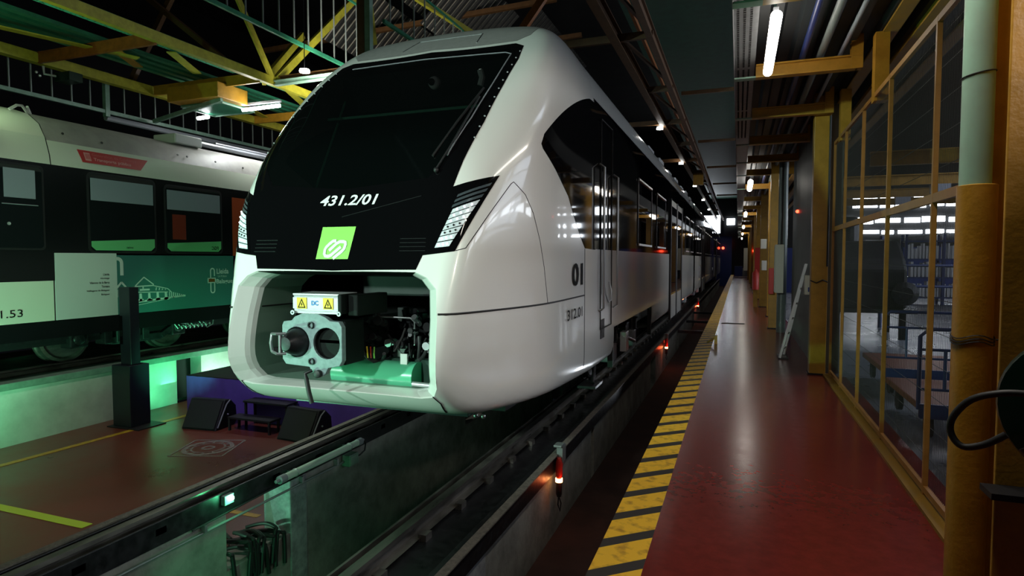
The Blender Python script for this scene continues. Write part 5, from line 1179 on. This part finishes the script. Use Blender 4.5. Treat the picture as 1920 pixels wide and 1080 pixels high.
# ---------------------------------------------------------------- trolleys behind the fence
def trolley(x, y, sx, sy, label, m_='bluemetal'):
    t = thing('platform_trolley', (x, y, 0), label, 'trolley', 'platform trolleys behind the fence')
    b = MB(); b.box(x - sx, x + sx, y - sy, y + sy, .24, .30); b.build('deck', mat('brown board', (.16, .045, .025), .5), t, bevel=.01)
    b = MB(); b.box(x - sx, x + sx, y - sy - .01, y - sy + .02, .18, .30); b.build('deck_edge', m_, t)
    yy = y - sy + .02; b = MB(); b.tube([(x - sx, yy, .25), (x - sx, yy, .86), (x - sx + .06, yy, .92), (x + sx - .06, yy, .92), (x + sx, yy, .86), (x + sx, yy, .25)], .016, 10); b.build('handle', m_, t, smooth=True)
    for z in (.42, .75):
        b = MB(); b.tube([(x - sx, yy, z), (x + sx, yy, z)], .012, 8); b.build('handle_bar', m_, t)
    for u in (.25, .5, .75):
        b = MB(); b.tube([(x - sx + 2 * sx * u, yy, .42), (x - sx + 2 * sx * u, yy, .75)], .012, 8); b.build('upright', m_, t)
    for a in (-1, 1):
        for c_ in (-1, 1):
            b = MB(); b.lathe((x + a * (sx - .1) - .02, y + c_ * (sy - .12), .09), (1, 0, 0), [(0, .09), (.04, .09)], 16); b.box(x + a * (sx - .1) - .03, x + a * (sx - .1) + .03, y + c_ * (sy - .12) - .03, y + c_ * (sy - .12) + .03, .14, .24); b.build('castor', 'rubber', t)
trolley(1.78, 6.5, .36, .62, 'nearer platform trolley with a blue tube handle behind the fence')
trolley(1.95, 8.3, .44, .60, 'platform trolley with a blue tube handle behind the nearer one')
trolley(1.95, 5.0, .42, .5, 'platform trolley closest to the round yellow column')
# dark machine and desk behind the fence
t = thing('machine', (2.1, 14, 0), 'large dark machine standing behind the fence on the left of the hall', 'machine')
b = MB(); b.prism([(13.2, .55), (14.8, .55), (14.8, 1.9), (13.9, 1.85), (13.4, 1.5), (13.2, 1.3)], (1.7, 0, 0), (0, 1, 0), (0, 0, 1), (1.25, 0, 0)); b.build('body', 'dark', t, bevel=.06)
b = MB(); b.lathe((2.9, 13.25, .85), (0, -1, 0), [(0, .22), (.12, .22), (.16, .12), (.16, 0)], 18, False); b.build('hand_wheel', 'dsteel', t)
b = MB(); b.lathe((2.1, 14.2, 1.8), (0, 0, 1), [(0, .2), (.5, .2), (.55, .1)], 16); b.build('motor', 'dsteel', t)
b = MB(); b.box(1.6, 3.1, 13.1, 14.9, .48, .55); b.build('top_plate', 'dark', t)
for x in (1.75, 2.9):
    for y in (13.3, 14.6):
        b = MB(); b.box(x - .05, x + .05, y - .05, y + .05, -.02, .5); b.build('leg', 'dark', t)
t = thing('barrier', (3.0, 15.5, 0), 'tall dark guard rail across the hall floor', 'barrier')
for x in (2.95, 5.4):
    b = MB(); b.tube([(x, 15.5, -.02), (x, 15.5, 2.0)], .04, 8); b.build('post', 'bluemetal', t)
for z in (.9, 1.35):
    b = MB(); b.tube([(2.95, 15.5, z), (5.4, 15.5, z)], .03, 8); b.build('rail', 'bluemetal', t)
beam('yellow_post', (4.75, 27.5, -.02), (4.75, 27.5, 2.2), .12, .12, 'yellowst', 'thin bright yellow post at the back of the hall', 'post')
# shelving with folders
t = thing('shelving_rack', (6.4, 24, 0), 'dark shelving rack at the back of the hall filled with pale folders', 'shelving')
for x in (5.2, 6.25, 7.3, 8.35):
    for y in (23.6, 24.2):
        b = MB(); b.box(x - .04, x + .04, y - .04, y + .04, -.02, 2.3); b.build('upright', 'bluemetal', t)
for z in (.25, .9, 1.5, 2.1):
    b = MB(); b.box(5.2, 8.35, 23.55, 24.25, z - .05, z); b.build('shelf', 'bluemetal', t)
R = random.Random(21)
first = None; nf = 0
for zi, z in enumerate((.25, .9, 1.5)):
    x = 5.28
    while x < 8.25:
        w_ = .075; h = R.choice((.34, .42, .46, .50))
        if R.random() < .84:
            if first is None or True:
                if first is None:
                    b = MB(); b.box(-.034, .034, 0, .3, 0, .42); first = b.build('folder', 'paper', loc=(0, 0, 0), bevel=.004); o = first
                else: o = first.copy(); COL.objects.link(o)
            o.location = (x, 23.62, z); o.scale = (R.uniform(.8, 1.05), 1, h / .42)
            tag(o, 'pale upright folder on the %s of the dark shelving rack in the hall' % ['lowest filled shelf', 'middle shelf', 'top filled shelf'][zi], 'folder', 'folders on the ' + ['lowest', 'middle', 'top'][zi] + ' shelf'); nf += 1
        x += w_ * R.uniform(1.02, 1.6)
# hall ceiling trusses
for k, y in enumerate((11, 15, 19, 23)):
    beam('hall_beam', (1.9, y, 3.05 + .1 * k), (12, y, 3.05 + .1 * k), .10, .22, 'yellowdk', '%s ochre beam across the hall behind the fence' % ORD[k], i=True, group='ochre beams across the hall')
for k, (x, y) in enumerate(((3.7, 15.0), (3.9, 19.0))):
    b = MB(); b.box(x, x + .35, y - .05, y + .05, 2.85 + .1 * k, 3.04 + .1 * k); tag(b.build('hall_lamp', 'blind'), ['dim rectangular lamp high in the hall', 'lower dim rectangular lamp in the hall'][k], 'lamp')
